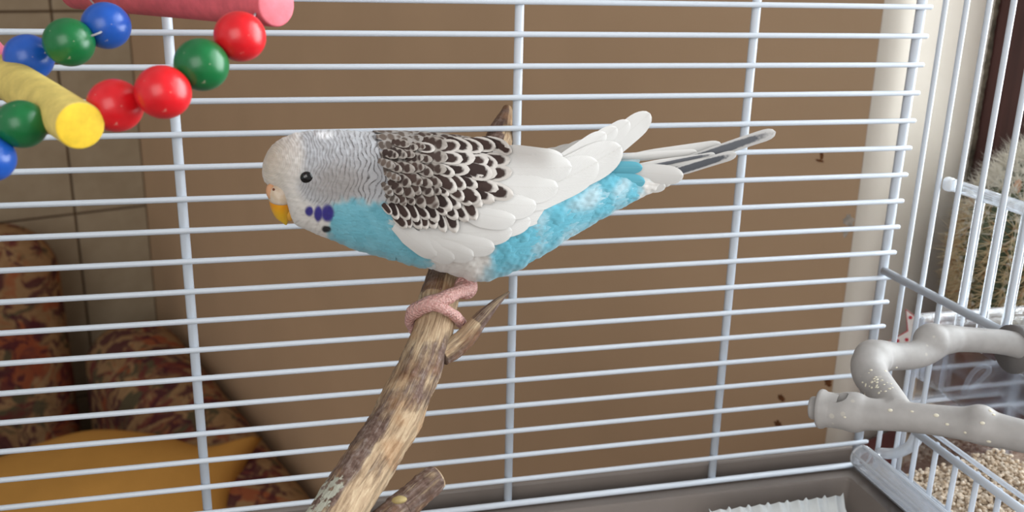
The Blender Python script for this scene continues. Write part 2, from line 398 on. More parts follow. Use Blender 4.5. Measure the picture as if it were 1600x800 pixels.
bA, bB = PY(566, 742, -0.109), PY(532, 795, -0.118); bD = (bB - bA) / -(bB - bA)[2]; bE = bB + bD * (bB[2] - TB - 0.022)
mainc = [[*bE, 0.0095], [*(bB + (bE - bB) * 0.62), 0.0092], [*(bB + (bE - bB) * 0.30), 0.0088], [*(bB + (bE - bB) * 0.12), 0.0084], B4(532, 795, -0.118, 84), B4(566, 742, -0.109, 84), B4(596, 694, -0.101, 80), B4(621, 650, -0.094, 77), B4(644, 602, -0.086, 72), B4(664, 556, -0.078, 68), B4(678, 510, -0.070, 62), B4(686, 465, -0.062, 60), B4(700, 420, -0.047, 58), B4(733, 335, -0.026, 50), B4(773, 240, -0.003, 42), B4(784, 205, 0.008, 41), B4(791, 181, 0.014, 25), B4(793, 168, 0.017, 14)]
ri = WM[:, 0]
def bark_main(t, d, q):
    x, y = proj(q); side = d @ ri
    if y < 455: b = 0.72 if (side < 0.35) else 0.25
    else:
        b1 = 0.16 + 0.22 * sstep(-0.4, -0.8, side); b2 = 0.40 + 0.18 * sstep(-0.2, 0.3, side); b3 = 0.62 - 0.44 * sstep(-0.1, 0.5, side)
        j1 = sstep(505, 560, y); j2 = sstep(600, 690, y); b = (b1 * (1 - j1) + b2 * j1) * (1 - j2) + b3 * j2
    return b + 0.16 * vnoise(q, 130, 9)
br = wood_tube(mainc, 260, 40, 'stem', perch, bark_main, lambda t, d, q: 0.50 * sstep(690, 770, proj(q)[1]) * sstep(0.35, -0.1, d @ ri))
spc = [B4(690, 556, -0.078, 34), B4(709, 543, -0.076, 36), B4(728, 527, -0.074, 34), B4(752, 498, -0.071, 24), B4(775, 474, -0.068, 13), B4(796, 456, -0.066, 3)]
def bark_sp(t, d, q): return 0.30 + 0.40 * ((d @ WM[:, 1]) > 0.15) + 0.2 * (t > 0.55)
wood_tube(spc, 90, 20, 'spur', perch, bark_sp, None, 21, 0.09)
twc = [[*PY(470, 905, -0.122), 0.0060], B4(600, 815, -0.116, 46), B4(628, 792, -0.112, 48), B4(655, 769, -0.109, 46), B4(676, 751, -0.107, 45), B4(685, 745, -0.106, 36)]
wood_tube(twc, 90, 24, 'side_twig', perch, lambda t, d, q: 0.66 + 0.2 * vnoise(q, 400, 3) if t < 0.93 else 0.1, None, 31, 0.12)
M_BUD = plain('pale_bud', (160, 142, 96), 0.7, 0.3, 0.2, 500)
MB().add(sphere(PY(624, 781, -0.1172), 0.0016, 14, 10, (1.5, 1, 0.7))).build('bud', M_BUD, perch)

# ------------------------------------------------------------------ budgerigar
Y0 = -0.062
FOOT = PY(686, 478, -0.066)
bird = thing('budgerigar', FOOT, 'blue and white budgerigar with barred brown wings gripping a wooden branch', 'bird')
# top px, bottom px, half width (mm), along the bird from forehead to tail root
SEC = [((409.5, 268), (410.5, 276), 1.6), ((411, 255), (414, 284), 4.2), ((417, 239), (424, 293), 6.8), ((429, 225), (443, 304), 9.2), ((447, 214), (459, 345), 11.6), ((470, 207.5), (482, 358), 13.3), ((500, 204.5), (513, 371), 14.4),
       ((535, 205), (552, 386), 16.4), ((575, 207), (597, 399), 18.8), ((620, 210), (642, 409), 20.8), ((665, 212), (690, 420), 21.8), ((710, 216), (735, 434), 21.6), ((755, 223), (784, 424), 20.5), ((800, 232), (832, 399), 18.5),
       ((845, 242), (880, 371), 15.5), ((890, 252), (930, 343), 12.2), ((935, 256), (980, 316), 9.0), ((985, 260), (1022, 298), 5.6), ((1040, 268), (1060, 284), 2.6)]
rows = []
for (t, b, hw) in SEC:
    p, q = PY(*t, Y0), PY(*b, Y0); rows.append([p[0], p[2], q[0], q[2], hw / 1000])
NS = 340; RW = spline(rows, NS); RW[:, 4] = np.maximum(RW[:, 4], 0.0008)
NA = 220; EXP = 2.25
def sgnpow(x, e): return np.sign(x) * np.abs(x) ** e
ang = np.linspace(0, 2 * math.pi, NA, endpoint=False)
V = np.zeros((NS, NA, 3))
for i in range(NS):
    tx, tz, bx, bz_, hw = RW[i]; c = np.array([(tx + bx) / 2, Y0, (tz + bz_) / 2]); h = np.array([(tx - bx) / 2, 0, (tz - bz_) / 2])
    V[i] = c + sgnpow(np.cos(ang), 2 / EXP)[:, None] * h + sgnpow(np.sin(ang), 2 / EXP)[:, None] * np.array([0, -hw, 0])
VV = V.reshape(-1, 3)
near = VV.copy(); near[:, 1] = Y0 - np.abs(VV[:, 1] - Y0)
px, py = proj(near)
def poly_sd(px, py, poly):    # signed distance, positive inside, in pixels
    P = np.array(poly, float); Q = np.roll(P, -1, 0); d = np.full(px.shape, 1e9); ins = np.zeros(px.shape, bool)
    for (ax, ay), (bx, by) in zip(P, Q):
        t = np.clip(((px - ax) * (bx - ax) + (py - ay) * (by - ay)) / ((bx - ax) ** 2 + (by - ay) ** 2), 0, 1)
        d = np.minimum(d, np.hypot(px - ax - t * (bx - ax), py - ay - t * (by - ay)))
        c = ((ay > py) != (by > py)) & (px < (bx - ax) * (py - ay) / (by - ay + 1e-12) + ax); ins ^= c
    return np.where(ins, d, -d)
def n2(px, py, s, seed):
    r = np.random.default_rng(seed); o = 0
    for i in range(7):
        a = r.uniform(0, 6.28); k = (1 + 0.5 * i) / s; o = o + np.sin((px * math.cos(a) + py * math.sin(a)) * k + r.uniform(0, 6.28))
    return o / 3.5
BREAST = [(520, 318), (545, 312), (585, 318), (602, 318), (612, 345), (640, 376), (668, 396), (676, 420), (650, 430), (560, 405), (516, 384), (509, 350)]
BARS = [(468, 213), (474, 240), (472, 268), (464, 292), (474, 312), (494, 324), (516, 326), (535, 313), (575, 318), (602, 320), (632, 260), (632, 195), (470, 195)]
REAR = [(732, 470), (764, 402), (770, 372), (850, 325), (930, 255), (1000, 250), (1012, 268), (998, 310), (960, 345), (880, 395), (800, 450)]
def plumage(px, py):
    n = len(px); c = np.tile(lin(212, 208, 203), (n, 1))
    def over(k, col): nonlocal c; c = c * (1 - k[:, None]) + np.asarray(col) * k[:, None]
    over(0.75 * sstep(470, 415, px) * sstep(330, 240, py + n2(px, py, 12, 1) * 8), lin(200, 186, 166))      # buff forehead
    over(sstep(-8, 10, poly_sd(px, py, BARS)) * (px < 640), lin(176, 178, 182))
    over(0.8 * sstep(1.3, 0.3, np.hypot((px - 528) / 60, (py - 286) / 36)), lin(152, 147, 144))     # grey cheek
    kb = sstep(-7, 8, poly_sd(px, py, BREAST) + 5 * n2(px, py, 9, 2))
    blu = lin(118, 180, 196) * (0.5 + 0.5 * sstep(-1.2, 1.2, n2(px, py, 14, 3)))[:, None] + lin(92, 162, 180) * (0.5 - 0.5 * sstep(-1.2, 1.2, n2(px, py, 14, 3)))[:, None]
    c = c * (1 - kb[:, None]) + blu * kb[:, None]
    kr = sstep(-9, 10, poly_sd(px, py, REAR) + 7 * n2(px, py, 11, 4)); q = 0.85 * sstep(-0.3, 1.2, n2(px, py * 1.3, 26, 6))
    bl2 = lin(98, 172, 192) * (1 - q)[:, None] + lin(178, 202, 210) * q[:, None]
    c = c * (1 - kr[:, None]) + bl2 * kr[:, None]
    for (x, y, rx, ry) in ((483, 330, 6.5, 8), (497, 334, 6.5, 12.5), (512, 333, 10, 13.5)):
        over(sstep(1.25, 0.75, np.hypot((px - x) / rx, (py - y) / ry)), lin(58, 52, 128))
    over(sstep(1.3, 0.8, np.hypot((px - 510) / 7, (py - 358) / 5)), lin(22, 22, 26))
    over(0.8 * sstep(1.3, 0.3, np.hypot((px - 508) / 16, (py - 211) / 7)), lin(245, 246, 248))             # small near-white spot on the crown
    return c
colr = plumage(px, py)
bm_ = sstep(-4, 9, poly_sd(px, py, BARS) + 3 * n2(px, py, 8, 5)) * (0.55 + 0.5 * sstep(500, 590, px) - 0.25 * sstep(1.2, 0.4, np.hypot((px - 525) / 45, (py - 290) / 26)))
rr_ = np.hypot((px - 425) * 1.0, (py - 250) * 0.75)
ph = 27 * np.log(1 + rr_ / 62) + 0.55 * n2(px, py, 15, 8)
# soft lumps of plumage on belly and flanks
nrm = VV - np.repeat(np.array([[(r[0] + r[2]) / 2, Y0, (r[1] + r[3]) / 2] for r in RW]), NA, 0)
nrm /= np.linalg.norm(nrm, axis=1)[:, None] + 1e-9
lump = 0.00035 * n2(px, py, 15, 12) * sstep(520, 600, px) * sstep(1030, 950, px) + 0.00018 * n2(px, py, 5, 13)
VV = VV + nrm * lump[:, None]
bf = [(i * NA + j, i * NA + (j + 1) % NA, (i + 1) * NA + (j + 1) % NA, (i + 1) * NA + j) for i in range(NS - 1) for j in range(NA)]
bf += [tuple(range(NA))[::-1], tuple((NS - 1) * NA + j for j in range(NA))]
def plumage_mat():
    M = MT('budgerigar_plumage', 0.85, 0.12); vc = M.n('ShaderNodeVertexColor', layer_name='Col').outputs[0]
    ph_ = M.n('ShaderNodeAttribute', attribute_name='phase').outputs['Fac']; mk = M.n('ShaderNodeAttribute', attribute_name='bars').outputs['Fac']
    co = M.coord((1, 1, 1)); nz = M.math('MULTIPLY_ADD', M.noise(co, 260, 3), 1.1, -0.55)
    s = M.math('SINE', M.math('MULTIPLY', M.math('ADD', ph_, nz), 6.2832))
    k = M.ramp(s, [(0.35, (0, 0, 0, 1)), (0.95, (1, 1, 1, 1))])
    brk = M.ramp(M.noise(co, 500, 2), [(0.3, (0.1, 0.1, 0.1, 1)), (0.62, (1, 1, 1, 1))])
    kk = M.math('MULTIPLY', M.math('MULTIPLY', k, brk), M.math('MULTIPLY', mk, 0.95))
    c = M.mix(kk, vc, lin4(84, 80, 80))
    fib = M.noise(M.coord((260, 260, 900)), 1.0, 3)
    c = M.mix(0.22, c, M.mix(1.0, c, M.ramp(fib, [(0.3, (0.55, 0.55, 0.55, 1)), (0.7, (1, 1, 1, 1))]), 'MULTIPLY'))
    M.color(c); M.bump(M.math('ADD', fib, M.math('MULTIPLY', s, 0.12)), 0.35, 0.0006)
    M.b.inputs['Sheen Weight'].default_value = 0.25; M.b.inputs['Sheen Roughness'].default_value = 0.5; return M.m
M_PLUME = plumage_mat()
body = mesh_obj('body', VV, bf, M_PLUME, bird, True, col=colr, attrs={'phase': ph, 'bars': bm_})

# half width of the body at a side-plane position (X, Z)
_ss = np.arange(NS)
def body_half(X, Z):
    tx, tz, bx, bz_, hw = RW.T; dx, dz = tx - bx, tz - bz_
    cr = (X - bx) * dz - (Z - bz_) * dx                        # >0 once the section line lies left of the point
    s = int(np.clip(np.sum(cr > 0), 1, NS - 1))
    L2 = dx[s] ** 2 + dz[s] ** 2; v = ((X - bx[s]) * dx[s] + (Z - bz_[s]) * dz[s]) / L2 * 2 - 1
    return hw[s], v
def surf(x, y, off, wing=True, floor=None):
    Y = Y0 - 0.018
    for _ in range(7):
        p = PY(x, y, Y); hw, v = body_half(p[0], p[2]); vv = min(abs(v), 0.97)
        d = hw * (1 - vv ** EXP) ** (1 / EXP)
        if wing:
            D = np.interp(x, [590, 640, 700, 780, 840, 900, 950, 1010, 1100], [0.017, 0.0205, 0.0215, 0.020, 0.0165, 0.0115, 0.0075, 0.0035, 0.001])
            k = sstep(770, 870, x); d = d * (1 - k) + max(D, 0.0) * k
        Y = 0.5 * Y + 0.5 * (Y0 - d - off)
    return PY(x, y, Y)
# --- face
def cere_mat():
    M = MT('cere_skin', 0.55, 0.4); nz = M.noise(M.coord(), 420, 3)
    M.color(M.ramp(nz, [(0.35, lin4(206, 186, 160)), (0.7, lin4(220, 206, 190))])); M.bump(nz, 0.3, 0.0004); return M.m
def beak_mat():
    M = MT('yellow_orange_beak', 0.38, 0.5); co = M.coord((1, 1, 1), 'Generated'); sp = M.n('ShaderNodeSeparateXYZ'); M.l(co, sp.inputs[0])
    g = M.ramp(M.math('ADD', sp.outputs[2], M.math('MULTIPLY_ADD', M.noise(M.coord(), 500, 3), 0.5, -0.25)), [(0.0, lin4(222, 186, 40)), (0.45, lin4(230, 172, 30)), (0.85, lin4(232, 150, 28))])
    M.color(g); return M.m
Yh = Y0 - 0.004
def loft_px(secs, name, mat, parent, n=24, m=30):     # sections: left px, right px, y, half depth (mm), centre Y offset (mm)
    c = spline(secs, m); v = []
    for (xl_, xr_, y, hd, oy) in c:
        a, b = PY(xl_, y, Y0 - oy / 1000), PY(xr_, y, Y0 - oy / 1000); ce = (a + b) / 2; hx = (b - a) / 2
        for j in range(n): t = 2 * math.pi * j / n; v.append(ce + math.cos(t) * hx + np.array([0, -max(hd, 0.05) / 1000 * math.sin(t), 0]))
    f = [(i * n + j, i * n + (j + 1) % n, (i + 1) * n + (j + 1) % n, (i + 1) * n + j) for i in range(m - 1) for j in range(n)] + [tuple(range(n))[::-1], tuple((m - 1) * n + j for j in range(n))]
    return mesh_obj(name, v, f, mat, parent)
beak = loft_px([(421, 457, 303, 5.4, 1.4), (420.5, 456.5, 312, 6.0, 1.4), (422, 455.5, 322, 5.4, 1.3), (426, 453.5, 332, 4.2, 1.2), (432, 451.5, 341, 2.7, 1.2), (440, 450, 347, 1.5, 1.2), (445, 448.5, 351, 0.5, 1.2)], 'beak', beak_mat(), bird)
beak['label'] = 'hooked yellow orange beak'
loft_px([(440, 458, 322, 3.2, 1.0), (441, 460, 332, 3.4, 1.0), (446, 459, 340, 2.4, 1.0), (450, 456, 345, 0.8, 1.0)], 'lower_mandible', plain('lower_beak', (214, 160, 60), 0.5), bird)
cere = loft_px([(426, 444, 286, 2.0, 4.0), (418, 453, 291, 4.6, 3.4), (416, 456, 298, 6.6, 2.4), (417.5, 457.5, 305, 7.2, 1.8), (420, 457, 312, 6.6, 1.6), (425, 454, 315.5, 5.0, 1.4)], 'cere', cere_mat(), bird)
cere['label'] = 'pale tan cere above the beak'
M_NOST = plain('nostril', (212, 160, 122), 0.7)
pn = PY(424, 299, Y0 - 0.0056); MB().add(sphere(pn, 0.0021, 18, 12, (0.8, 0.75, 1.25))).build('nostril_rim', M_NOST, cere)
MB().add(sphere(PY(427.5, 296, Y0 - 0.0078), 0.00042, 12, 8)).build('nostril', plain('nostril_hole', (120, 66, 44), 0.8), cere)
pe = surf(480, 278, 0.0, False)
eye = MB().add(sphere(pe + np.array([0, 0.0006, 0]), 0.0020, 24, 16, (1.08, 0.62, 0.98))).build('eye', plain('black_eye', (8, 8, 10), 0.08, 0.6), bird)
# --- feathers
def feather(name, base, tip, wpx, mat, parent, lb, lt, bow=0.0, n=9, m=7, wing=True, shape='round', camber=0.0004, depth=None, col=None):
    b = np.array(base, float); t_ = np.array(tip, float); d = t_ - b; L = np.hypot(*d); d /= L; pr_ = np.array([-d[1], d[0]]); v = []; uv = []
    for i in range(n):
        t = i / (n - 1)
        t = 1 - (1 - t) ** 1.5; t0 = max(0.35, 1 - 1.0 * wpx / L)
        w_ = min(1.0, 0.5 + 1.5 * t) * math.sqrt(max(0.0, 1 - (max(0.0, t - t0) / (1 - t0)) ** 2.2))
        w_ = max(w_, 0.04); c = b + d * L * t + pr_ * bow * math.sin(math.pi * t * 0.5) ** 2 * L
        for j in range(m):
            s = j / (m - 1) * 2 - 1; q = c + pr_ * s * w_ * wpx / 2
            off = lb + (lt - lb) * t + camber * (1 - s * s)
            if depth is not None: p = PY(q[0], q[1], Y0 - (depth[0] + (depth[1] - depth[0]) * t) - camber * (1 - s * s))
            else: p = surf(q[0], q[1], off, wing)
            v.append(p); uv.append((0.5 + 0.5 * s * w_, t))
    f = [(i * m + j, i * m + j + 1, (i + 1) * m + j + 1, (i + 1) * m + j) for i in range(n - 1) for j in range(m - 1)]
    return mesh_obj(name, v, f, mat, parent, True, uv=uv)
def feather_mat(name, dark, pale, ex=0.62, et=0.80, soft=0.12, white=False, shaft=0.0, wavy=0.0):
    M = MT(name, 0.8, 0.15); uv = M.n('ShaderNodeUVMap'); sp = M.n('ShaderNodeSeparateXYZ'); M.l(uv.outputs[0], sp.inputs[0])
    oi = M.n('ShaderNodeObjectInfo').outputs['Random']
    s = M.math('ABSOLUTE', M.math('MULTIPLY_ADD', sp.outputs[0], 2.0, -1.0)); t = sp.outputs[1]
    co = M.coord(); nz = M.math('MULTIPLY_ADD', M.noise(co, 700, 3), 0.22, -0.11)
    barb = M.n('ShaderNodeTexWave', wave_type='BANDS', bands_direction='Y'); barb.inputs['Scale'].default_value = 9; barb.inputs['Distortion'].default_value = 2.5
    v2 = M.n('ShaderNodeCombineXYZ'); M.l(s, v2.inputs[0]); M.l(M.math('MULTIPLY_ADD', s, -0.5, t), v2.inputs[1]); M.l(v2.outputs[0], barb.inputs[0])
    if white:
        sh = M.ramp(s, [(0.0, (shaft,) * 3), (0.07, (0, 0, 0, 1))])
        c = M.mix(sh, pale, dark)
    else:
        a = M.math('POWER', M.math('DIVIDE', s, ex), 2.6); b = M.math('POWER', M.math('DIVIDE', t, M.math('MULTIPLY_ADD', oi, 0.10, et - 0.05)), 5.0)
        e = M.math('ADD', M.math('ADD', a, b), M.math('MULTIPLY', nz, 2.4))
        if wavy: e = M.math('ADD', e, M.math('MULTIPLY', M.math('SINE', M.math('ADD', M.math('MULTIPLY_ADD', t, 21.0, M.math('MULTIPLY', nz, 14.0)), M.math('MULTIPLY', oi, 6.0))), wavy))
        k = M.ramp(e, [(max(0.0, 0.55 - soft), (1, 1, 1, 1)), (min(1.0, 0.62 + soft), (0, 0, 0, 1))])
        dk = M.mix(oi, tuple(dark), tuple(np.array(dark) * np.array([1.9, 1.8, 1.7, 1])))
        c = M.mix(k, pale, dk)
    M.color(c); M.bump(barb.outputs['Fac'], 0.12, 0.0003); return M.m
M_COV = feather_mat('barred_covert', lin4(56, 46, 43), lin4(156, 149, 142), 0.92, 0.92, 0.2, wavy=0.28)
M_COVW = feather_mat('scalloped_covert', lin4(48, 38, 36), lin4(196, 190, 184), 0.86, 0.90, 0.12)
M_TRN = feather_mat('nape_feather', lin4(82, 74, 69), lin4(160, 155, 150), 0.9, 0.9, 0.25, wavy=0.5)
M_WHT = feather_mat('white_feather', lin4(190, 186, 180), lin4(206, 204, 201), white=True, shaft=0.22)
M_GRY = feather_mat('grey_tail_feather', lin4(74, 77, 83), lin4(190, 188, 186), 0.84, 0.99, 0.15)
M_BLU = feather_mat('blue_feather', lin4(130, 184, 196), lin4(96, 166, 184), white=True, shaft=0.4)

def build_wing():
    wv_ = []; nu_, nv_ = 60, 26           # the wing's own skin under the feathers
    top = spline([(598, 232), (640, 222), (700, 224), (760, 230), (820, 238), (880, 246), (930, 236)], nu_)
    bot = spline([(602, 330), (640, 392), (700, 402), (760, 378), (820, 344), (880, 306), (935, 262)], nu_)
    for i in range(nu_):
        for j in range(nv_): q = top[i] + (bot[i] - top[i]) * j / (nv_ - 1); e = min(1, 5 * min(j, nv_ - 1 - j) / nv_, 8 * min(i, nu_ - 1 - i) / nu_); wv_.append(surf(q[0], q[1], 0.0012 * e - 0.0006))
    wf = [(i * nv_ + j, i * nv_ + j + 1, (i + 1) * nv_ + j + 1, (i + 1) * nv_ + j) for i in range(nu_ - 1) for j in range(nv_ - 1)]
    wing = mesh_obj('wing', wv_, wf, M_WHT, bird, True, uv=np.tile([0.8, 0.5], (len(wv_), 1)))
    wing['label'] = 'folded white wing with dark scalloped coverts'
    # long white flight feathers, the deepest layer first
    prim = [((858, 312), (1013, 174), 37, 0.0004), ((848, 300), (981, 187), 30, 0.0007), ((838, 294), (962, 197), 28, 0.0010), ((828, 290), (945, 206), 28, 0.0013)]
    for i, (b, t, w_, o) in enumerate(prim): feather('flight_feather', b, t, w_, M_WHT, wing, o, o + 0.0002, 0.02, 22, 7, True, 'long', 0.0003)
    for b, t, w_, o in (((798, 322), (966, 221), 58, 0.0019), ((790, 326), (930, 246), 60, 0.0023)): feather('flight_feather', b, t, w_, M_WHT, wing, o, o + 0.0003, 0.05, 22, 9, True, 'long', 0.0004)
    sec = [((760, 345), (905, 285), 40), ((745, 352), (880, 300), 42), ((728, 358), (855, 318), 42), ((708, 362), (828, 338), 42), ((690, 366), (800, 356), 42), ((655, 366), (774, 382), 36), ((640, 368), (742, 396), 34), ((626, 362), (712, 402), 32), ((616, 352), (684, 397), 30)]
    for i, (b, t, w_) in enumerate(sec): feather('secondary_feather', b, t, w_, M_WHT, wing, 0.0012 + 0.0001 * i, 0.0015 + 0.0001 * i, 0.05, 14, 7, camber=0.0003)
    ter = [((742, 262), (893, 252), 50), ((735, 290), (872, 285), 52), ((728, 315), (838, 315), 48), ((720, 330), (806, 338), 42), ((770, 236), (880, 240), 26)]
    for i, (b, t, w_) in enumerate(ter): feather('tertial_feather', b, t, w_, M_WHT, wing, 0.0022 + 0.0001 * i, 0.0027 + 0.00018 * (4 - i), 0.06, 16, 7, camber=0.0004)
    # barred coverts and scapulars, laid from the tail end forwards like shingles
    cov = []
    y = 222
    rows_ = [  # y of row start, x start, x end, slope down along x, size, angle
        (226, 612, 776, 0.02, 24, 14), (242, 604, 786, 0.05, 26, 18), (259, 602, 776, 0.08, 27, 22), (277, 600, 764, 0.09, 27, 28),
        (295, 600, 752, 0.04, 26, 38), (313, 602, 750, -0.01, 26, 48), (330, 610, 736, -0.01, 25, 58), (345, 624, 716, 0.0, 23, 66)]
    for ri_, (yy, xa, xb, sl, sz, an) in enumerate(rows_):
        x = xb - (ri_ % 2) * 9; xa += rng.uniform(-12, 8)
        while x > xa:
            f_ = (x - 595) / 190; s_ = sz * (0.55 + 0.58 * f_) * rng.uniform(0.84, 1.18); a_ = math.radians(an + rng.uniform(-17, 17) - 14 * f_)
            by = yy + sl * (x - xa) + rng.uniform(-4.0, 4.0)
            cov.append((x, by, a_, s_)); x -= s_ * (0.72 + rng.uniform(-0.08, 0.08))
    cov.sort(key=lambda c: -c[0])
    for (x, yy, a_, s_) in cov:
        L = s_ * 1.75; ux, uy = math.cos(a_), math.sin(a_); f_ = (x - 595) / 190
        feather('covert_feather', (x - ux * L * 0.55, yy - uy * L * 0.55), (x + ux * L * 0.45, yy + uy * L * 0.45), s_ * rng.uniform(0.74, 0.98), M_TRN if x < 618 + rng.uniform(-8, 8) and yy < 318 else M_COVW if (f_ > 0.45 + rng.uniform(-0.15, 0.15) or yy > 318) else M_COV, wing, 0.0022 + 0.0002 * f_, 0.0044 + 0.0003 * rng.random(), 0.0, 7, 5, True, 'round', 0.0005)
    for (b, t, w_) in (((752, 292), (803, 303), 27), ((730, 262), (770, 271), 30), ((775, 222), (800, 238), 18), ((722, 300), (752, 312), 26)): feather('covert_feather', b, t, w_, M_COVW, wing, 0.0036, 0.0050, 0.05, 9, 7)
    return wing
wing = build_wing()
def mirror_part(o, parent, depth=0):      # the same part on the far side of the bird
    c = o.copy(); COL.objects.link(c); c.parent = parent
    wl = WLOC[o].copy(); wl[1] = 2 * Y0 - wl[1]
    WLOC[c] = wl; return c, wl
me_cache = {}
def mirrored_mesh(me):
    m2 = me.copy(); m2.transform(Matrix.Scale(-1, 4, (0, 1, 0))); m2.flip_normals(); return m2
far, wl = mirror_part(wing, bird); far.data = mirrored_mesh(wing.data); far.location = tuple(wl - WLOC[bird] + np.array([-0.002, 0, -0.0062]))
for ch in list(wing.children):
    c, w2 = mirror_part(ch, far); c.data = mirrored_mesh(ch.data); c.location = tuple(w2 - wl + (np.array([-0.007, 0.0, -0.003]) if ch.name.startswith('flight') else np.zeros(3)))
# mantle feathers across the back between the wings
def back_feather(x, s, side, mat, L, w_):
    tx, tz, bx, bz_, hw = RW[s]; v = []; uv = []; n_, m_ = 7, 5
    for i in range(n_):
        t = i / (n_ - 1); r = RW[min(NS - 1, int(s + t * L))]; ww = w_ * min(1, 0.5 + 1.4 * t) * math.sqrt(max(0.002, 1 - max(0, (t - 0.55) / 0.45) ** 2.3))
        for j in range(m_):
            q = (j / (m_ - 1) * 2 - 1); a = side + q * ww; cx, cz = (r[0] + r[2]) / 2, (r[1] + r[3]) / 2
            k = 1.0 + 0.018 + 0.028 * t
            v.append((cx + (r[0] - cx) * sgnpow(math.cos(a), 2 / EXP) * k, Y0 - r[4] * sgnpow(math.sin(a), 2 / EXP) * k, cz + (r[1] - cz) * sgnpow(math.cos(a), 2 / EXP) * k)); uv.append((0.5 + 0.5 * q, t))
    f = [(i * m_ + j, i * m_ + j + 1, (i + 1) * m_ + j + 1, (i + 1) * m_ + j) for i in range(n_ - 1) for j in range(m_ - 1)]
    return mesh_obj('mantle_feather', v, f, mat, bird, True, uv=uv)
for i, s in enumerate(range(232, 150, -7)):
    for a in np.arange(-0.95, 0.96, 0.26): back_feather(0, s, a + (0.13 if i % 2 else 0) + rng.uniform(-0.03, 0.03), M_COV if s > 172 else M_TRN, 17, 0.15)
# tail
TF = [(((1004, 262), (1118, 244), 8), M_GRY, (0.0034, 0.0030)), (((960, 250), (1128, 226), 17), M_WHT, (0.001, -0.001)), (((955, 246), (1090, 238), 12), M_WHT, (0.002, 0.0)), (((1020, 270), (1214, 212), 19), M_GRY, (0.0015, 0.0015)), (((1030, 276), (1152, 244), 16), M_GRY, (0.003, 0.003)),  # first entry: narrow dark strip standing in for the shaded gap between feathers
      (((985, 262), (1120, 245), 15), M_WHT, (0.0030, 0.0026)), (((985, 268), (1068, 275), 30), M_WHT, (0.0045, 0.0055)), (((960, 285), (1040, 292), 22), M_WHT, (0.0035, 0.0040)), (((930, 262), (1004, 262), 20), M_BLU, (0.0060, 0.0065)), (((940, 282), (1008, 284), 24), M_BLU, (0.0068, 0.0066))]
for (b, t, w_), mt, dp in TF: feather('tail_feather', b, t, w_, mt, bird, 0, 0, -0.03 if mt is M_GRY else 0.0, 16, 7, False, 'long', 0.0005, dp)
# loose contour feathers on the blue flanks and belly, joined: too many to pick apart
cvv = []; cff = []; ccc = []; cnt = 0; R2 = np.random.default_rng(11)
def fluff(x, y, a, L, w_, lift):
    global cnt
    ux, uy = math.cos(a), math.sin(a)
    pts = []
    for t, ww in ((0, 0.55), (0.5, 1.0), (0.8, 0.75), (1.0, 0.12)):
        for s in (-1, 0, 1): pts.append((x + ux * L * t - uy * s * ww * w_ / 2, y + uy * L * t + ux * s * ww * w_ / 2, t, s))
    base = plumage(np.array([x + ux * L * 0.5]), np.array([y + uy * L * 0.5]))[0] * R2.uniform(0.96, 1.04)
    for (qx, qy, t, s) in pts:
        cvv.append(surf(qx, qy, -0.0004 + lift * t + 0.0003 * (1 - s * s), False)); ccc.append(np.minimum(1, base * (1 + 0.05 * t)))
    for i in range(3):
        for j in range(2): k = cnt + i * 3 + j; cff.append((k, k + 1, k + 4, k + 3))
    cnt += 12
for _ in range(520):
    x = R2.uniform(735, 968); y = R2.uniform(255, 440)
    if poly_sd(np.array([x]), np.array([y]), REAR)[0] > 6 and (y < np.interp(x, [735, 784, 832, 880, 930, 980, 1022], [430, 418, 393, 366, 338, 311, 294])): fluff(x, y, math.radians(R2.uniform(-42, -8)), R2.uniform(26, 40), R2.uniform(16, 24), 0.00022)
for _ in range(900):
    x = R2.uniform(515, 720); y = R2.uniform(315, 430)
    if poly_sd(np.array([x]), np.array([y]), BREAST)[0] > 5 and (y < np.interp(x, [513, 552, 597, 642, 690, 735], [362, 378, 392, 402, 413, 426])): fluff(x, y, math.radians(R2.uniform(10, 45)), R2.uniform(16, 26), R2.uniform(10, 15), 0.0003)
fl_ = mesh_obj('contour_plumage', cvv, cff, M_PLUME, bird, True, col=np.array(ccc), attrs={'phase': np.zeros(len(cvv)), 'bars': np.zeros(len(cvv))}); fl_['kind'] = 'stuff'
# --- feet
def skin_mat():
    M = MT('pink_foot_skin', 0.6, 0.35); co = M.coord(); nz = M.noise(co, 900, 3); vo = M.n('ShaderNodeTexVoronoi'); vo.inputs['Scale'].default_value = 1100; M.l(co, vo.inputs['Vector'])
    M.color(M.ramp(nz, [(0.3, lin4(184, 134, 128)), (0.7, lin4(214, 174, 166))])); M.bump(vo.outputs['Distance'], 0.7, 0.0008)
    M.b.inputs['Subsurface Weight'].default_value = 0.15; M.b.inputs['Subsurface Radius'].default_value = (0.002, 0.0008, 0.0005); return M.m
M_FOOT = skin_mat(); M_CLAW = plain('claw', (196, 170, 158), 0.4)
def toe(pts, name, parent):
    c = spline(pts, 22); return MB().add(tube(c[:, :3], c[:, 3] * (1 + 0.06 * np.sin(np.arange(22) * 1.5)), 12, round_ends=True)).build(name, M_FOOT, parent)
def F4(x, y, Y, d): p = PY(x, y, Y); return [*p, d / 2 * ((p - CAM) @ WM)[2] / FPX]
leg = MB().add(sphere(PY(728, 448, -0.064), 0.0042, 20, 14, (1.0, 0.9, 1.1))).build('leg', M_FOOT, bird)
toe([F4(728, 450, -0.066, 26), F4(712, 458, -0.0715, 22), F4(690, 468, -0.0750, 24), F4(665, 477, -0.0745, 25), F4(646, 488, -0.070, 23), F4(640, 503, -0.066, 15), F4(644, 517, -0.063, 11)], 'toe', bird)
toe([F4(690, 468, -0.0740, 17), F4(674, 475, -0.0755, 17), F4(692, 482, -0.0768, 17), F4(708, 491, -0.0735, 17), F4(719, 502, -0.069, 18), F4(722, 507, -0.066, 14)], 'toe', bird)
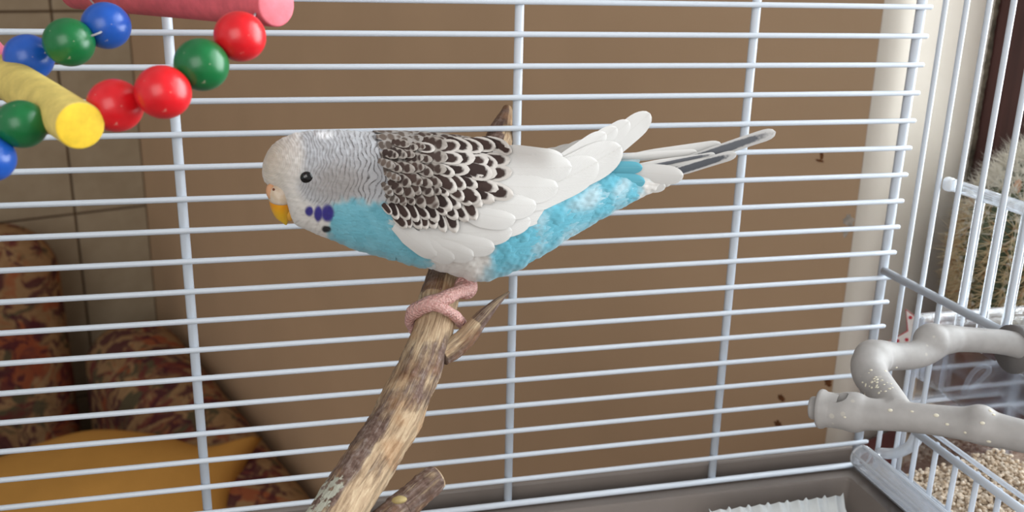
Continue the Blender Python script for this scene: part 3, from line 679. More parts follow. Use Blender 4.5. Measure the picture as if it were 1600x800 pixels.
toe([F4(720, 452, -0.062, 22), F4(690, 458, -0.055, 20), F4(665, 470, -0.050, 18), F4(655, 485, -0.048, 13)], 'toe', bird)
MB().add(tube([PY(642, 512, -0.064), PY(646, 521, -0.062), PY(652, 524, -0.060)], [0.0012, 0.0008, 0.0003], 8)).build('claw', M_CLAW, bird)
MB().add(tube([PY(722, 504, -0.067), PY(722, 513, -0.065), PY(717, 518, -0.063)], [0.0014, 0.0009, 0.0003], 8)).build('claw', M_CLAW, bird)

# ------------------------------------------------------------------ grey plastic perch
def perch_mat():
    M = MT('grey_moulded_plastic', 0.5, 0.4); co = M.coord(); vo = M.n('ShaderNodeTexVoronoi'); vo.inputs['Scale'].default_value = 260; M.l(co, vo.inputs['Vector'])
    rg = M.noise(co, 45, 3); dots = M.ramp(M.math('SUBTRACT', vo.outputs['Distance'], M.math('MULTIPLY_ADD', rg, 1.2, -0.66)), [(0.10, (1, 1, 1, 1)), (0.16, (0, 0, 0, 1))])
    base = M.ramp(M.noise(co, 120, 3), [(0.3, lin4(158, 155, 153)), (0.7, lin4(176, 173, 171))])
    M.color(M.mix(M.math('MULTIPLY', dots, 0.25), base, lin4(226, 220, 200))); return M.m
M_GREY = perch_mat(); M_DGREY = plain('dark_grey_plastic', (112, 109, 108), 0.5)
gp = thing('plastic_perch', PX(1590, 548, 0.178), 'grey knobbly plastic perch bolted to the side bars above the feeder', 'perch')
def G4(x, y, zc, d): return [*PC(x, y, zc), d / 2 * zc / FPX]
up = spline([G4(1640, 555, 0.362, 40), G4(1580, 537, 0.362, 40), G4(1535, 532, 0.361, 39), G4(1500, 530, 0.360, 41), G4(1484, 530, 0.359, 46), G4(1466, 533, 0.357, 49), G4(1446, 548, 0.355, 46), G4(1424, 556, 0.352, 43), G4(1398, 557, 0.350, 44), G4(1372, 557, 0.347, 53), G4(1359, 567, 0.342, 56), G4(1360, 586, 0.336, 54), G4(1374, 606, 0.328, 52), G4(1390, 628, 0.318, 52), G4(1404, 645, 0.308, 48)], 90)
dn = spline([G4(1293, 640, 0.320, 55), G4(1310, 642, 0.318, 56), G4(1327, 643, 0.316, 62), G4(1340, 645, 0.315, 61), G4(1356, 647, 0.313, 52), G4(1400, 650, 0.309, 48), G4(1450, 655, 0.304, 48), G4(1500, 661, 0.300, 52), G4(1530, 664, 0.297, 61), G4(1552, 671, 0.295, 56), G4(1600, 682, 0.290, 52), G4(1680, 700, 0.284, 52), G4(1760, 716, 0.28, 50)], 90)
upv = -WM[:, 1]
mb = MB(); mb.add(tube(up[:, :3], up[:, 3], 20)); mb.add(tube(dn[:, :3], dn[:, 3], 20))
for (x, y, zc, d) in ((1456, 533, 0.3565, 57), (1364, 560, 0.3450, 60), (1531, 663, 0.2970, 63), (1334, 644, 0.3155, 64)): mb.add(sphere(PC(x, y, zc), d / 2 * zc / FPX, 20, 14))
ax_ = dn[0, :3] - dn[3, :3]; ax_ /= np.linalg.norm(ax_)
arm = mb.build('arms', M_GREY, gp)
def apply_mods(o):
    bpy.context.view_layer.update(); dg = bpy.context.evaluated_depsgraph_get(); me = bpy.data.meshes.new_from_object(o.evaluated_get(dg)); o.modifiers.clear(); o.data = me
    me.polygons.foreach_set('use_smooth', [True] * len(me.polygons))
r_ = arm.modifiers.new('r', 'REMESH'); r_.mode = 'VOXEL'; r_.voxel_size = 0.0007
s_ = arm.modifiers.new('s', 'SMOOTH'); s_.iterations = 5; apply_mods(arm)
cut = MB(); hole0 = dn[0, :3] + ax_ * 0.004

sk = []; Nn = np.cross(ax_, upv); Nn /= np.linalg.norm(Nn); Bb = np.cross(ax_, Nn)
for (h_, rr) in ((-0.004, 0.0057), (0.0002, 0.0060), (0.0012, 0.0066), (0.0022, 0.0067), (0.0028, 0.0063), (0.0027, 0.0056), (0.0005, 0.0053), (0.0002, 0.0040), (0.0050, 0.0039), (0.0056, 0.0036), (0.0056, 0.0029), (0.0005, 0.0027), (0.0003, 0.0002)):
    for q_ in range(32): t_ = 2 * math.pi * q_ / 32; sk.append(dn[0, :3] + ax_ * h_ + (Nn * math.cos(t_) + Bb * math.sin(t_)) * rr)
skf = [(i * 32 + q_, i * 32 + (q_ + 1) % 32, (i + 1) * 32 + (q_ + 1) % 32, (i + 1) * 32 + q_) for i in range(12) for q_ in range(32)]
mesh_obj('socket', sk, skf, M_GREY, gp)
for (x, y, zc, L) in ((1311, 618, 0.3150, 0.0024), (1382, 628, 0.3015, 0.0024)):
    c = PC(x, y, zc); cut.add(box(c, (0.0058, 0.0042, 0.0070), 0.0016, 3, np.array([ax_, np.cross(upv, ax_) / np.linalg.norm(np.cross(upv, ax_)), upv])))
co_ = cut.build('cutter', None, None)
b_ = arm.modifiers.new('b', 'BOOLEAN'); b_.operation = 'DIFFERENCE'; b_.object = co_; b_.solver = 'EXACT'; b_.use_self = True
apply_mods(arm); arm.data.set_sharp_from_angle(angle=math.radians(40)); bpy.data.objects.remove(co_)
if not arm.data.materials: arm.data.materials.append(M_GREY)
from mathutils.bvhtree import BVHTree
bv = BVHTree.FromPolygons([tuple(np.array(v.co) + WLOC[arm]) for v in arm.data.vertices], [tuple(p.vertices) for p in arm.data.polygons])
spk = MB(); rk = np.random.default_rng(3)
spots = [(1391, 641, 3.2), (1425, 643, 2.4), (1463, 649, 3.4), (1535, 661, 3.2), (1548, 642, 3.0), (1553, 648, 2.4), (1480, 663, 2.6), (1508, 676, 2), (1320, 652, 2), (1545, 690, 3)] + [(1374 + rk.normal() * 13, 600 + rk.normal() * 10, rk.uniform(1.2, 2.8)) for _ in range(34)]
for (x, y, r) in spots:
    hit = bv.ray_cast(Vector(tuple(CAM)), Vector(tuple(ray(x, y))).normalized())
    if hit[0] is not None:
        n_ = np.array(hit[1]); a1 = np.cross(n_, [0.2, 0.3, 1]); a1 /= np.linalg.norm(a1); spk.add(sphere(np.array(hit[0]), r * 0.3 / FPX, 10, 6, (1.2, rk.uniform(0.7, 1.1), 0.5), np.array([a1, np.cross(n_, a1), n_])))
sp_ = spk.build('dried_specks', plain('dried_specks', (222, 216, 198), 0.8, 0.2), gp); sp_['kind'] = 'stuff'
mt_ = PX(1592, 545, 0.1775)
MB().add(tube([mt_ + np.array([-0.0035, 0, 0]), mt_ + np.array([0.0, 0, 0])], 0.0095, 24)).build('washer', M_DGREY, gp)
MB().add(tube([mt_ + np.array([0.0, 0, 0]), mt_ + np.array([0.014, 0, 0])], 0.003, 12)).build('bolt', M_DGREY, gp)
MB().add(tube([mt_ + np.array([0.009, 0, 0]), mt_ + np.array([0.013, 0, 0])], 0.0075, 6)).build('nut', M_DGREY, gp)

# ------------------------------------------------------------------ clear acrylic feeder on the side bars
fd = thing('seed_feeder', (0.213, -0.07, 0.0), 'clear acrylic seed feeder hung on the outside of the side bars', 'feeder')
FX0, FX1, FY0, FY1 = 0.1865, 0.243, -0.118, -0.025
def plate(name, c, s, mat=M_CLEAR, bev=0.0004): return MB().add(box(c, s, bev, 1)).build(name, mat, fd, False)
xm, ym = (FX0 + FX1) / 2, (FY0 + FY1) / 2
# hopper: two ends, outer wall, sloping inner baffle, lid
for y in (FY0, FY1): plate('hopper_end', (xm, y, 0.064), (FX1 - FX0, 0.0016, 0.048))
plate('hopper_outer_wall', (FX1, ym, 0.064), (0.0016, FY1 - FY0, 0.048)); plate('hopper_inner_wall', (FX0, ym, 0.074), (0.0016, FY1 - FY0, 0.028))
plate('lid', (xm, ym, 0.0893), (FX1 - FX0 + 0.005, FY1 - FY0 + 0.005, 0.0022), M_CLEAR, 0.0008)
bfv, bff = box((0, 0, 0), (0.060, FY1 - FY0 - 0.003, 0.0014)); t = math.radians(42); RY = np.array([[math.cos(t), 0, -math.sin(t)], [0, 1, 0], [math.sin(t), 0, math.cos(t)]])
mesh_obj('baffle', bfv @ RY + np.array([xm + 0.004, ym, 0.062]), bff, M_CLEAR, fd, False)
# cup
for y in (FY0, FY1): plate('cup_end', (xm, y, 0.0145), (FX1 - FX0, 0.0016, 0.049))
plate('cup_wall', (FX1, ym, 0.0145), (0.0016, FY1 - FY0, 0.049)); plate('cup_wall', (FX0, ym, 0.0), (0.0016, FY1 - FY0, 0.020)); plate('cup_floor', (xm, ym, -0.0095), (FX1 - FX0, FY1 - FY0, 0.0016))
edges = [((FX0, FY1, -0.009), (FX0, FY1, 0.088)), ((FX1, FY1, -0.009), (FX1, FY1, 0.088)), ((FX0, FY1, 0.040), (FX1, FY1, 0.040)), ((FX0, FY1, 0.040), (FX0, FY0, 0.040)), ((FX1, FY1, 0.040), (FX1, FY0, 0.040)), ((FX0, FY1, -0.009), (FX1, FY1, -0.009)), ((FX0, FY1, 0.046), (FX1, FY1, 0.046)), ((FX0, FY0, -0.009), (FX0, FY0, 0.088)), ((FX1, FY1, -0.009), (FX1, FY0, -0.009)), ((FX0, FY1, 0.010), (FX0, FY0, 0.010))]
for a, b in edges: MB().add(tube([a, b], 0.0011, 8, round_ends=True)).build('edge_bead', M_EDGE, fd)
# hinge bracket and hooked strap
hb = [PX(1505, 615, 0.203), PX(1512, 612, 0.203), PX(1545, 580, 0.203), PX(1535, 572, 0.203), PX(1518, 585, 0.203), PX(1507, 607, 0.203)]
MB().add(tube(spline(np.array(hb + [hb[0]]), 40), 0.0011, 8)).build('bracket', M_EDGE, fd)
stp = spline(np.array([PX(1375, 708, 0.182), PX(1400, 708, 0.184), PX(1425, 695, 0.186), PX(1437, 670, 0.187), PX(1440, 640, 0.1875)]), 30)
MB().add(tube(stp, 0.0022, 10, fn=lambda t, a, i: 1.0 + 0.6 * abs(math.cos(a)))).build('strap', M_EDGE, fd)
# grille above the hopper
RX = 0.1885
MB().add(box((RX, (-0.0245 - 0.118) / 2, 0.1515), (0.0035, 0.0935, 0.0055), 0.0014, 2)).build('grille_rail', M_RIB, fd)
MB().add(box((RX - 0.0008, -0.0268, 0.1515), (0.0045, 0.0060, 0.0062), 0.002, 3)).build('grille_lug', plain('white_plastic_lug', (238, 242, 246), 0.3), fd)
for k in range(6):
    y = PX(1529, 330, RX)[1] - 0.0131 * k
    MB().add(box((RX, y, 0.1195), (0.0026, 0.0042, 0.060), 0.0009, 2)).build('grille_rib', M_RIB, fd)
# rounded trough lip inside the cage
tr_ = np.array([(0.1705, y, 0.0155) for y in np.linspace(-0.0175, -0.125, 14)])
MB().add(tube(tr_, 0.0054, 16, fn=lambda t, a, i: 1.0 if math.cos(a) > -0.2 else 0.86)).build('trough_lip', M_LIP, fd)
for dx, dz in ((-0.0046, 0.002), (0.0040, 0.0034), (-0.0030, -0.0044), (0.0004, 0.0054)): MB().add(tube(tr_ + np.array([dx, 0, dz]), 0.0007, 6, round_ends=True)).build('edge_bead', M_EDGE, fd)
a_ = np.linspace(0, 2 * math.pi, 25); MB().add(tube(np.array([(0.1705 + 0.0052 * math.cos(t), -0.0175, 0.0155 + 0.0052 * math.sin(t)) for t in a_]), 0.0006, 6, cap=False)).build('edge_bead', M_EDGE, fd)
plate('trough_floor', (0.1785, -0.071, 0.0105), (0.014, 0.107, 0.0012), M_LIP)
# seed in the cup
sv, sf = sphere((0, 0, 0), 1.0, 6, 4); SV = []; SF = []; rs = np.random.default_rng(7)
for i in range(3200):
    c = np.array([rs.uniform(FX0 + 0.002, FX1 - 0.002), rs.uniform(FY0 + 0.002, FY1 - 0.002), 0]); c[2] = 0.008 + 0.010 * (c[0] - FX0) / 0.056 + 0.0012 * vnoise(c, 300, 3) + rs.uniform(-0.003, 0.0006)
    q = Matrix.Rotation(rs.uniform(0, 6.28), 3, 'Z') @ Matrix.Rotation(rs.uniform(-0.6, 0.6), 3, 'X'); r = 0.00095 * rs.uniform(0.8, 1.15)
    SF += [[int(k) + len(SV) * len(sv) for k in f] for f in sf]; SV.append((sv * np.array([1.5, 0.95, 0.9]) * r) @ np.array(q).T + c)
# a core below the loose top layer
def seed_mat():
    M = MT('millet_seed', 0.6, 0.3); M.color(M.ramp(M.noise(M.coord(), 420, 2), [(0.3, lin4(184, 158, 128)), (0.5, lin4(220, 200, 174)), (0.7, lin4(238, 224, 204))])); return M.m
M_SEED = seed_mat()
nv0 = len(SV) * len(sv); cvx, cfx = box((xm, ym, 0.0005), (FX1 - FX0 - 0.002, FY1 - FY0 - 0.002, 0.0185)); cvx[:, 2] += np.where(cvx[:, 2] > 0, (cvx[:, 0] - FX0) / 0.056 * 0.007 - 0.003, 0)
SV.append(cvx); SF += [[int(k) + nv0 for k in f] for f in cfx]
sd = mesh_obj('millet_seed', np.vstack(SV), SF, M_SEED); tag(sd, 'pale millet seed filling the cup of the clear feeder', 'seed', kind='stuff')

# ------------------------------------------------------------------ cactus in a maroon pot on the sill
cc = room(-0.060, B_JAMB + 0.068, 0); cc[2] = SILL_Z
cs = thing('potted_cactus', cc, 'potted cactus with dense pale spines behind the side bars by the window', 'cactus')
def lathe(prof, c, n=40, fn=None):
    v = []; k = len(prof)
    for i, (r, z) in enumerate(prof):
        for j in range(n): a = 2 * math.pi * j / n; rr = r * (fn(a, i / (k - 1)) if fn else 1); v.append((c[0] + rr * math.cos(a), c[1] + rr * math.sin(a), c[2] + z))
    f = [(i * n + j, i * n + (j + 1) % n, (i + 1) * n + (j + 1) % n, (i + 1) * n + j) for i in range(k - 1) for j in range(n)] + [tuple(range(n))[::-1], tuple((k - 1) * n + j for j in range(n))]
    return np.array(v), f
M_POT = plain('maroon_plastic', (112, 48, 54), 0.45, 0.4, 0.08, 40)
PH = 0.088
mesh_obj('pot', *lathe([(0.026, 0), (0.028, 0.002), (0.034, PH - 0.012), (0.037, PH - 0.012), (0.0375, PH), (0.0345, PH), (0.0335, PH - 0.008), (0.001, PH - 0.008)], cc), M_POT, cs).data.set_sharp_from_angle(angle=math.radians(35))
mesh_obj('soil', *lathe([(0.034, PH - 0.010), (0.0335, PH - 0.006), (0.001, PH - 0.004)], cc), plain('soil', (92, 68, 50), 0.95, 0.1, 0.3, 300, 0.6, 500, 0.002), cs)
NR = 22; HT = 0.125; RC = 0.036
def cprof(t): return RC * (math.sin(math.pi * min(1, (0.16 + 0.84 * t)) ** 1.25)) ** 0.55 if t < 1 else 0.0005
def crib(a, t): return 1 + 0.075 * math.cos(NR * a) * math.sin(math.pi * min(0.98, t + 0.05)) + 0.02 * math.sin(60 * t)
prof = [(max(0.0006, cprof(t)), PH - 0.008 + HT * t) for t in np.linspace(0, 1, 44)]
M_CACT = plain('cactus_skin', (84, 96, 74), 0.6, 0.3, 0.2, 200, 0.3, 600, 0.0008)
mesh_obj('stem', *lathe(prof, cc, 144, crib), M_CACT, cs)
spv = []; spf = []; spc_ = []; rc = np.random.default_rng(5); woolv = MB()
for i in range(NR):
    a0 = 2 * math.pi * i / NR
    for t in np.linspace(0.04, 0.985, 24):
        a = a0 + rc.uniform(-0.02, 0.02); r0 = max(0.0006, cprof(t)) * crib(a, t); p = cc + np.array([r0 * math.cos(a), r0 * math.sin(a), PH - 0.008 + HT * t])
        dr = cprof(min(1, t + 0.02)) - cprof(max(0, t - 0.02)); nn = np.array([math.cos(a) * HT * 0.04, math.sin(a) * HT * 0.04, -dr]); nn /= np.linalg.norm(nn)
        woolv.add(sphere(p, 0.0014 if t < 0.8 else 0.0022, 8, 6))
        u = np.cross(nn, [0.3, 0.2, 1]); u /= np.linalg.norm(u); v2 = np.cross(nn, u)
        for k in range(20 if t < 0.8 else 30):
            th = rc.uniform(0, 6.28); tilt = rc.uniform(0.15, 1.25); d = nn * math.cos(tilt) + (u * math.cos(th) + v2 * math.sin(th)) * math.sin(tilt); L = rc.uniform(0.007, 0.016) * (1.25 if rc.random() < 0.15 else 1)
            s1 = np.cross(d, [0.1, 0.9, 0.3]); s1 /= np.linalg.norm(s1); s2 = np.cross(d, s1); b0 = len(spv); w_ = 0.00026
            for q in (0, 2.1, 4.2): spv.append(p + (s1 * math.cos(q) + s2 * math.sin(q)) * w_)
            spv.append(p + d * L); tone = lin(236, 232, 220) if rc.random() < sstep(0.5, 0.85, t) else (lin(216, 198, 160) if rc.random() < 0.85 else lin(176, 124, 80))
            spc_ += [tone] * 4; spf += [(b0, b0 + 1, b0 + 3), (b0 + 1, b0 + 2, b0 + 3), (b0 + 2, b0, b0 + 3)]
def vcol_mat(name, rough=0.6):
    M = MT(name, rough, 0.3); M.color(M.n('ShaderNodeVertexColor', layer_name='Col').outputs[0]); return M.m
so = mesh_obj('spines', spv, spf, vcol_mat('cactus_spine'), cs, False, col=np.array(spc_)); so['kind'] = 'stuff'
wo = woolv.build('areoles', plain('white_wool', (214, 212, 204), 0.95, 0.1), cs); wo['kind'] = 'stuff'
from mathutils.bvhtree import BVHTree
stem_ = [o for o in cs.children if o.name.startswith('stem')][0]
bvc = BVHTree.FromPolygons([tuple(np.array(v.co) + WLOC[stem_]) for v in stem_.data.vertices], [tuple(p.vertices) for p in stem_.data.polygons])
hc = bvc.ray_cast(Vector(tuple(CAM)), Vector(tuple(ray(1590, 292))).normalized())[0]
fb = np.array(hc) if hc is not None else PY(1591, 291, cc[1] - 0.03)
MB().add(sphere(fb, 0.0027, 16, 10, (0.8, 0.8, 1.7))).build('flower_bud', plain('orange_bud', (216, 158, 118), 0.6), cs)

# ------------------------------------------------------------------ star ornament on a stick behind the feeder
sc_ = PY(1441, 527, 0.088); st = thing('star_ornament', (sc_[0], sc_[1], SILL_Z), 'white star ornament with red dots and red rim behind the clear feeder', 'ornament')
fw = CAM - sc_; fw[2] *= 0.3; fw /= np.linalg.norm(fw); rt = np.cross([0, 0, 1], fw); rt /= np.linalg.norm(rt); u_ = np.cross(fw, rt)
RS = 50 * ((sc_ - CAM) @ WM)[2] / FPX; pts = []
for k in range(10): a = math.radians(54 + 36 * k); r = RS if k % 2 == 0 else RS * 0.46; pts.append(sc_ + (rt * math.cos(a) + u_ * math.sin(a)) * r)
P2 = np.array(pts); vs = np.vstack([P2 + fw * 0.0015, P2 - fw * 0.0015]); fs = [tuple(range(10)), tuple(range(19, 9, -1))] + [(i, 10 + i, 10 + (i + 1) % 10, (i + 1) % 10) for i in range(10)]
mesh_obj('star', vs, fs, plain('white_paint', (236, 230, 224), 0.5), st, False)
M_RED = plain('red_paint', (196, 40, 56), 0.5)
dm = MB(); q = [(0, 0)] + [(0.45 * math.cos(a), 0.45 * math.sin(a)) for a in np.radians([54, 126, 198, 270, 342])] + [(0.72 * math.cos(a), 0.72 * math.sin(a)) for a in np.radians([54, 126, 198, 270, 342])]
for (a, b) in q: c = sc_ + (rt * a + u_ * b) * RS; dm.add(tube([c + fw * 0.0012, c + fw * 0.0019], 0.0011, 12))
dm.build('dots', M_RED, st, False)
MB().add(tube(np.array(pts + [pts[0]]) + fw * 0.0012, 0.0005, 6)).build('red_rim', M_RED, st)
MB().add(tube([(sc_[0], sc_[1], SILL_Z), tuple(sc_)], 0.0011, 8)).build('stick', plain('stick_wood', (200, 172, 130), 0.6), st)

# ------------------------------------------------------------------ hanging ladder of beads and dowels
toy = thing('bead_ladder', PC(125, 197, 0.225), 'hanging bird ladder of painted wooden beads and coloured dowels', 'toy')
def bead_mat(name, c):
    M = MT(name, 0.28, 0.5); co = M.coord(); fl = M.ramp(M.noise(co, 420, 3), [(0.70, (0, 0, 0, 1)), (0.74, (1, 1, 1, 1))])
    b = M.ramp(M.noise(co, 130, 3), [(0.3, tuple(np.array(lin(*c)) * 0.85)), (0.7, tuple(np.array(lin(*c)) * 1.1))])
    M.color(M.mix(M.math('MULTIPLY', fl, 0.5), b, lin4(216, 200, 180))); M.bump(M.noise(co, 200, 3), 0.12, 0.0006); return M.m
MBEAD = {'red': bead_mat('red_bead_paint', (214, 24, 34)), 'green': bead_mat('green_bead_paint', (16, 104, 54)), 'blue': bead_mat('blue_bead_paint', (28, 84, 176)), 'pink': bead_mat('pink_bead_paint', (226, 120, 146))}
def dowel_mat(name, c):
    M = MT(name, 0.65, 0.3); nz = M.noise(M.coord((1, 1, 1)), 260, 4, 0.6)
    M.color(M.ramp(nz, [(0.3, tuple(np.array(lin(*c)) * 0.82)), (0.7, tuple(np.minimum(1, np.array(lin(*c)) * 1.12)))])); M.bump(nz, 0.25, 0.0005); return M.m
BD = 0.0132
near_chain = [('red', 375, 57, 80, 0.2375), ('green', 315, 101, 84, 0.2325), ('red', 255, 144, 86, 0.2265), ('red', 180, 165, 85, 0.2305)]
next_chain = [('green', 34, 194, 77, 0.226), ('blue', -16, 247, 77, 0.224), ('red', -70, 292, 77, 0.224)]
far_chain = [('blue', 166, 40, 74, 0.261), ('green', 108, 66, 77, 0.2545), ('blue', 45, 90, 74, 0.260), ('pink', -29, 88, 73, 0.264)]
pos = {}
def bead(cn, x, y, d, zc=None):
    zc = zc or BD * FPX / d; c = PC(x, y, zc); v, f = sphere(c, d / 2 * zc / FPX, 32, 20, (1, 1, 0.97)); mesh_obj('bead', v, f, MBEAD[cn], toy)['label'] = cn + ' painted wooden bead'; return c
ch1 = [bead(*b) for b in near_chain]; ch2 = [bead(*b) for b in next_chain]; ch3 = [bead(*b) for b in far_chain]
def dowel(a, b, r, cname, c, ce):
    a, b = np.array(a), np.array(b); d = (b - a) / np.linalg.norm(b - a); o = 0.0007
    pts_ = [a + d * 0.0, a + d * o * 0.4, a + d * o, (a + b) / 2, b - d * o, b - d * o * 0.4, b]
    ob = mesh_obj('dowel', *tube(pts_, [r - o, r - o * 0.35, r, r, r, r - o * 0.35, r - o], 36), dowel_mat(cname + '_dyed_wood', c), toy); ob.data.materials.append(dowel_mat(cname + '_dowel_end', ce)); nf = len(ob.data.polygons)
    for k in list(range(nf - 2, nf)) + list(range(36)) + list(range(nf - 2 - 36, nf - 2)): ob.data.polygons[k].material_index = 1
    ob['label'] = cname + ' dyed wooden dowel'; ob.data.set_sharp_from_angle(angle=math.radians(40)); return ob
YA, YB = PC(126, 197, 0.222), PC(-78, 62, 0.305); dowel(YA, YB, 0.0057, 'yellow', (206, 184, 104), (240, 202, 58))
PA, PB = PC(433, 7, 0.252), PC(118, -14, 0.322); dowel(PA, PB, 0.0059, 'pink', (198, 88, 98), (226, 120, 132))
YC = PC(-140, 420, 0.24); YD = PC(-300, 300, 0.30); dowel(YC, YD, 0.0057, 'green', (60, 140, 90), (70, 150, 100))
M_STEEL = plain('steel_wire', (150, 150, 155), 0.35, 0.6)
dY = (YB - YA) / np.linalg.norm(YB - YA); dP = (PB - PA) / np.linalg.norm(PB - PA)
def cord(p): MB().add(tube(spline(np.array(p), 50), 0.0003, 8)).build('wire', M_STEEL, toy)
cord([PA + dP * 0.007] + ch1 + [YA + dY * 0.009] + ch2 + [YC])
cord([PB - dP * 0.006] + ch3 + [YB - dY * 0.006])
cord([PA + dP * 0.007 + np.array([0.004, 0.0, 0.30 * 0]), PA + dP * 0.007 + np.array([0.01, 0.005, 0.05]), PA + dP * 0.007 + np.array([-0.01, 0.03, ZT - (PA[2])])])

# ------------------------------------------------------------------ floral armchair and mustard cushion in the corner
def floral():
    M = MT('floral_upholstery', 0.9, 0.15); co = M.coord((1, 1, 1)); wp = M.n('ShaderNodeTexNoise'); wp.inputs['Scale'].default_value = 9; wp.inputs['Detail'].default_value = 3; M.l(co, wp.inputs['Vector'])
    ad = M.n('ShaderNodeVectorMath'); ad.operation = 'MULTIPLY_ADD'; ad.inputs[1].default_value = (0.10, 0.10, 0.10); M.l(wp.outputs['Color'], ad.inputs[0]); M.l(co, ad.inputs[2]); v = ad.outputs[0]
    c = M.ramp(M.noise(v, 30, 4), [(0.3, lin4(140, 108, 76)), (0.7, lin4(164, 133, 97))])
    for sc, th, cl, off in ((17, 0.055, (72, 72, 56), 0.0), (13, 0.055, (106, 44, 46), 3.3), (11, 0.05, (150, 78, 50), 7.7), (24, 0.035, (76, 36, 46), 5.1)):
        mp = M.n('ShaderNodeMapping'); mp.inputs['Location'].default_value = (off, off * 0.7, off * 1.3); M.l(v, mp.inputs[0])
        fac = M.noise(mp.outputs[0], sc, 3, 0.6, 0.8); k = M.ramp(fac, [(0.52 + th * 0.2, (0, 0, 0, 1)), (0.52 + th + 0.03, (1, 1, 1, 1))]); c = M.mix(M.math('MULTIPLY', k, 0.85), c, lin4(*cl))
    M.color(c); M.bump(M.noise(co, 500, 2), 0.2, 0.001); return M.m
M_FLOR = floral()
ch = thing('armchair', room(0.5, 0.55, FLOOR_Z), 'floral upholstered armchair standing in the tiled corner', 'armchair')
def rbox(c, s, bev, name, puff=0.0, tiltx=0.0):
    v, f = box((0, 0, 0), s, bev, 6); R_ = np.array(Matrix.Rotation(tiltx, 3, 'X')); v = v @ R_.T
    o = mesh_obj(name, v @ ROOMAX + room(*c), f, M_FLOR, ch); return o
rbox((0.105, 0.56, -0.76), (0.19, 0.86, 0.55), 0.085, 'armrest', tiltx=-0.055)
rbox((0.94, 0.56, -0.76), (0.20, 0.86, 0.55), 0.085, 'armrest', tiltx=-0.055)
rbox((0.525, 0.16, -0.615), (0.62, 0.22, 0.72), 0.09, 'backrest', tiltx=0.06)
rbox((0.525, 0.60, -0.775), (0.64, 0.68, 0.20), 0.06, 'seat_cushion')
rbox((0.525, 0.52, -0.92), (0.82, 0.76, 0.30), 0.03, 'frame')
for a in (0.16, 0.88):
    for b in (0.2, 0.9): MB().add(box(room(a, b, FLOOR_Z + 0.03), (0.05, 0.05, 0.08), 0.006, 2, ROOMAX)).build('leg', M_BROWN, ch, False)
def pillow(c00, c10, c11, c01, th, mat, name):
    n_ = 44; c00, c10, c11, c01 = map(np.array, (c00, c10, c11, c01)); nn = np.cross(c10 - c00, c01 - c00); nn /= np.linalg.norm(nn); v = []; f = []
    for side in (1, -1):
        for i in range(n_ + 1):
            for j in range(n_ + 1):
                u = i / n_; w_ = j / n_; a = u * 2 - 1; b = w_ * 2 - 1
                pin = 0.10; a2 = a * (1 - pin * (1 - b * b) ** 1.0 * abs(a)); b2 = b * (1 - pin * (1 - a * a) * abs(b)); U, W_ = (a2 + 1) / 2, (b2 + 1) / 2
                p = c00 * (1 - U) * (1 - W_) + c10 * U * (1 - W_) + c11 * U * W_ + c01 * (1 - U) * W_
                g_ = 0.20 * math.exp(-((U - 0.50) / 0.20) ** 2) - 0.13 * math.exp(-((U - 0.84) / 0.09) ** 2); p = p + (c00 - c01) * g_ * (1 - W_) ** 2
                h = ((1 - a * a) * (1 - b * b)) ** 0.42
                v.append(p + nn * side * (1.0 if (nn[2] * side) > 0 else 0.3) * (th / 2 * h + 0.004 * h * math.sin(5 * a + 3 * b) ))
    N1 = (n_ + 1) ** 2
    for s in (0, 1):
        for i in range(n_):
            for j in range(n_): k = s * N1 + i * (n_ + 1) + j; q = (k, k + n_ + 1, k + n_ + 2, k + 1); f.append(q if s == 0 else q[::-1])
    bm = bmesh.new(); me = bpy.data.meshes.new('t'); me.from_pydata([tuple(x) for x in v], [], f); bm.from_mesh(me); bmesh.ops.remove_doubles(bm, verts=bm.verts, dist=1e-5); bm.verts.index_update()
    V_ = np.array([x.co[:] for x in bm.verts]); F_ = [[x.index for x in q.verts] for q in bm.faces]; bm.free(); bpy.data.meshes.remove(me); return mesh_obj(name, V_, F_, mat)
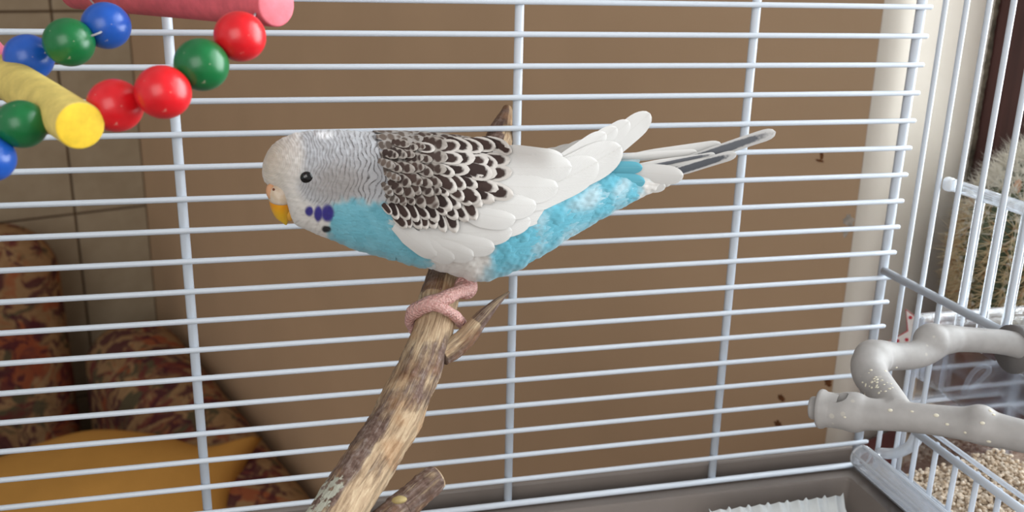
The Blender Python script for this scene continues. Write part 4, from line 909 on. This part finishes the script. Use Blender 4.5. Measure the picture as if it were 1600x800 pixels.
M_MUST = plain('mustard_cotton', (190, 141, 72), 0.9, 0.15, 0.10, 9, 0.35, 300, 0.002)
pl_ = pillow(PZ(-110, 745, -0.515), PZ(412, 681, -0.475), PZ(372, 850, -0.545), PZ(-160, 960, -0.585), 0.15, M_MUST, 'cushion'); tag(pl_, 'plain mustard yellow cushion lying on the floral armchair', 'cushion')

pt = PY(1480, 492, 0.104)
tg = MB().add(box(pt + np.array([0, 0, -0.022]), (0.011, 0.0012, 0.058), 0.0004, 1, np.array([rt, fw, [0, 0, 1.0]]))).build('plant_label', plain('white_plastic_tag', (232, 234, 234), 0.4), None, False)
tag(tg, 'small blank white plastic plant label beside the cactus stem', 'plant label')
# chips and scuffs in the wall paint
M_CHIP = plain('scuff', (112, 74, 48), 0.9, 0.1, 0.3, 200); M_CHIP3 = plain('worn_wood', (150, 112, 74), 0.9, 0.1, 0.3, 200); M_CHIP2 = plain('bare_plaster', (176, 168, 158), 0.9, 0.1, 0.3, 200)
def on_wall(x, y): d = ray(x, y); return CAM + d * ((CORNER - CAM) @ E1) / (d @ E1)
for (x, y, rx, ry, mt) in ((1281, 251, 5, 2, M_CHIP), (1284, 243, 2, 6, M_CHIP), (1221, 622, 4, 5, M_CHIP), (1216, 663, 4, 6, M_CHIP), (1294, 597, 4, 6, M_CHIP), (1326, 345, 6, 9, M_CHIP2), (1322, 362, 4, 8, M_CHIP2)):
    c = on_wall(x, y); k_ = ((c - CAM) @ WM)[2] / FPX; n_ = 22; v = []
    for j in range(n_): a = 2 * math.pi * j / n_; q = 1 + 0.35 * rng.uniform(-1, 1); v.append(c - E1 * 0.0004 + (E2 * 1.5 * rx * math.cos(a) * q + np.array([0, 0, 1.0]) * ry * math.sin(a) * q) * k_)
    v += [p + E1 * 0.0008 for p in v]
    mesh_obj('paint_chip', v, [tuple(range(n_)), tuple(range(2 * n_ - 1, n_ - 1, -1))] + [(j, n_ + j, n_ + (j + 1) % n_, (j + 1) % n_) for j in range(n_)], mt, wr, False)
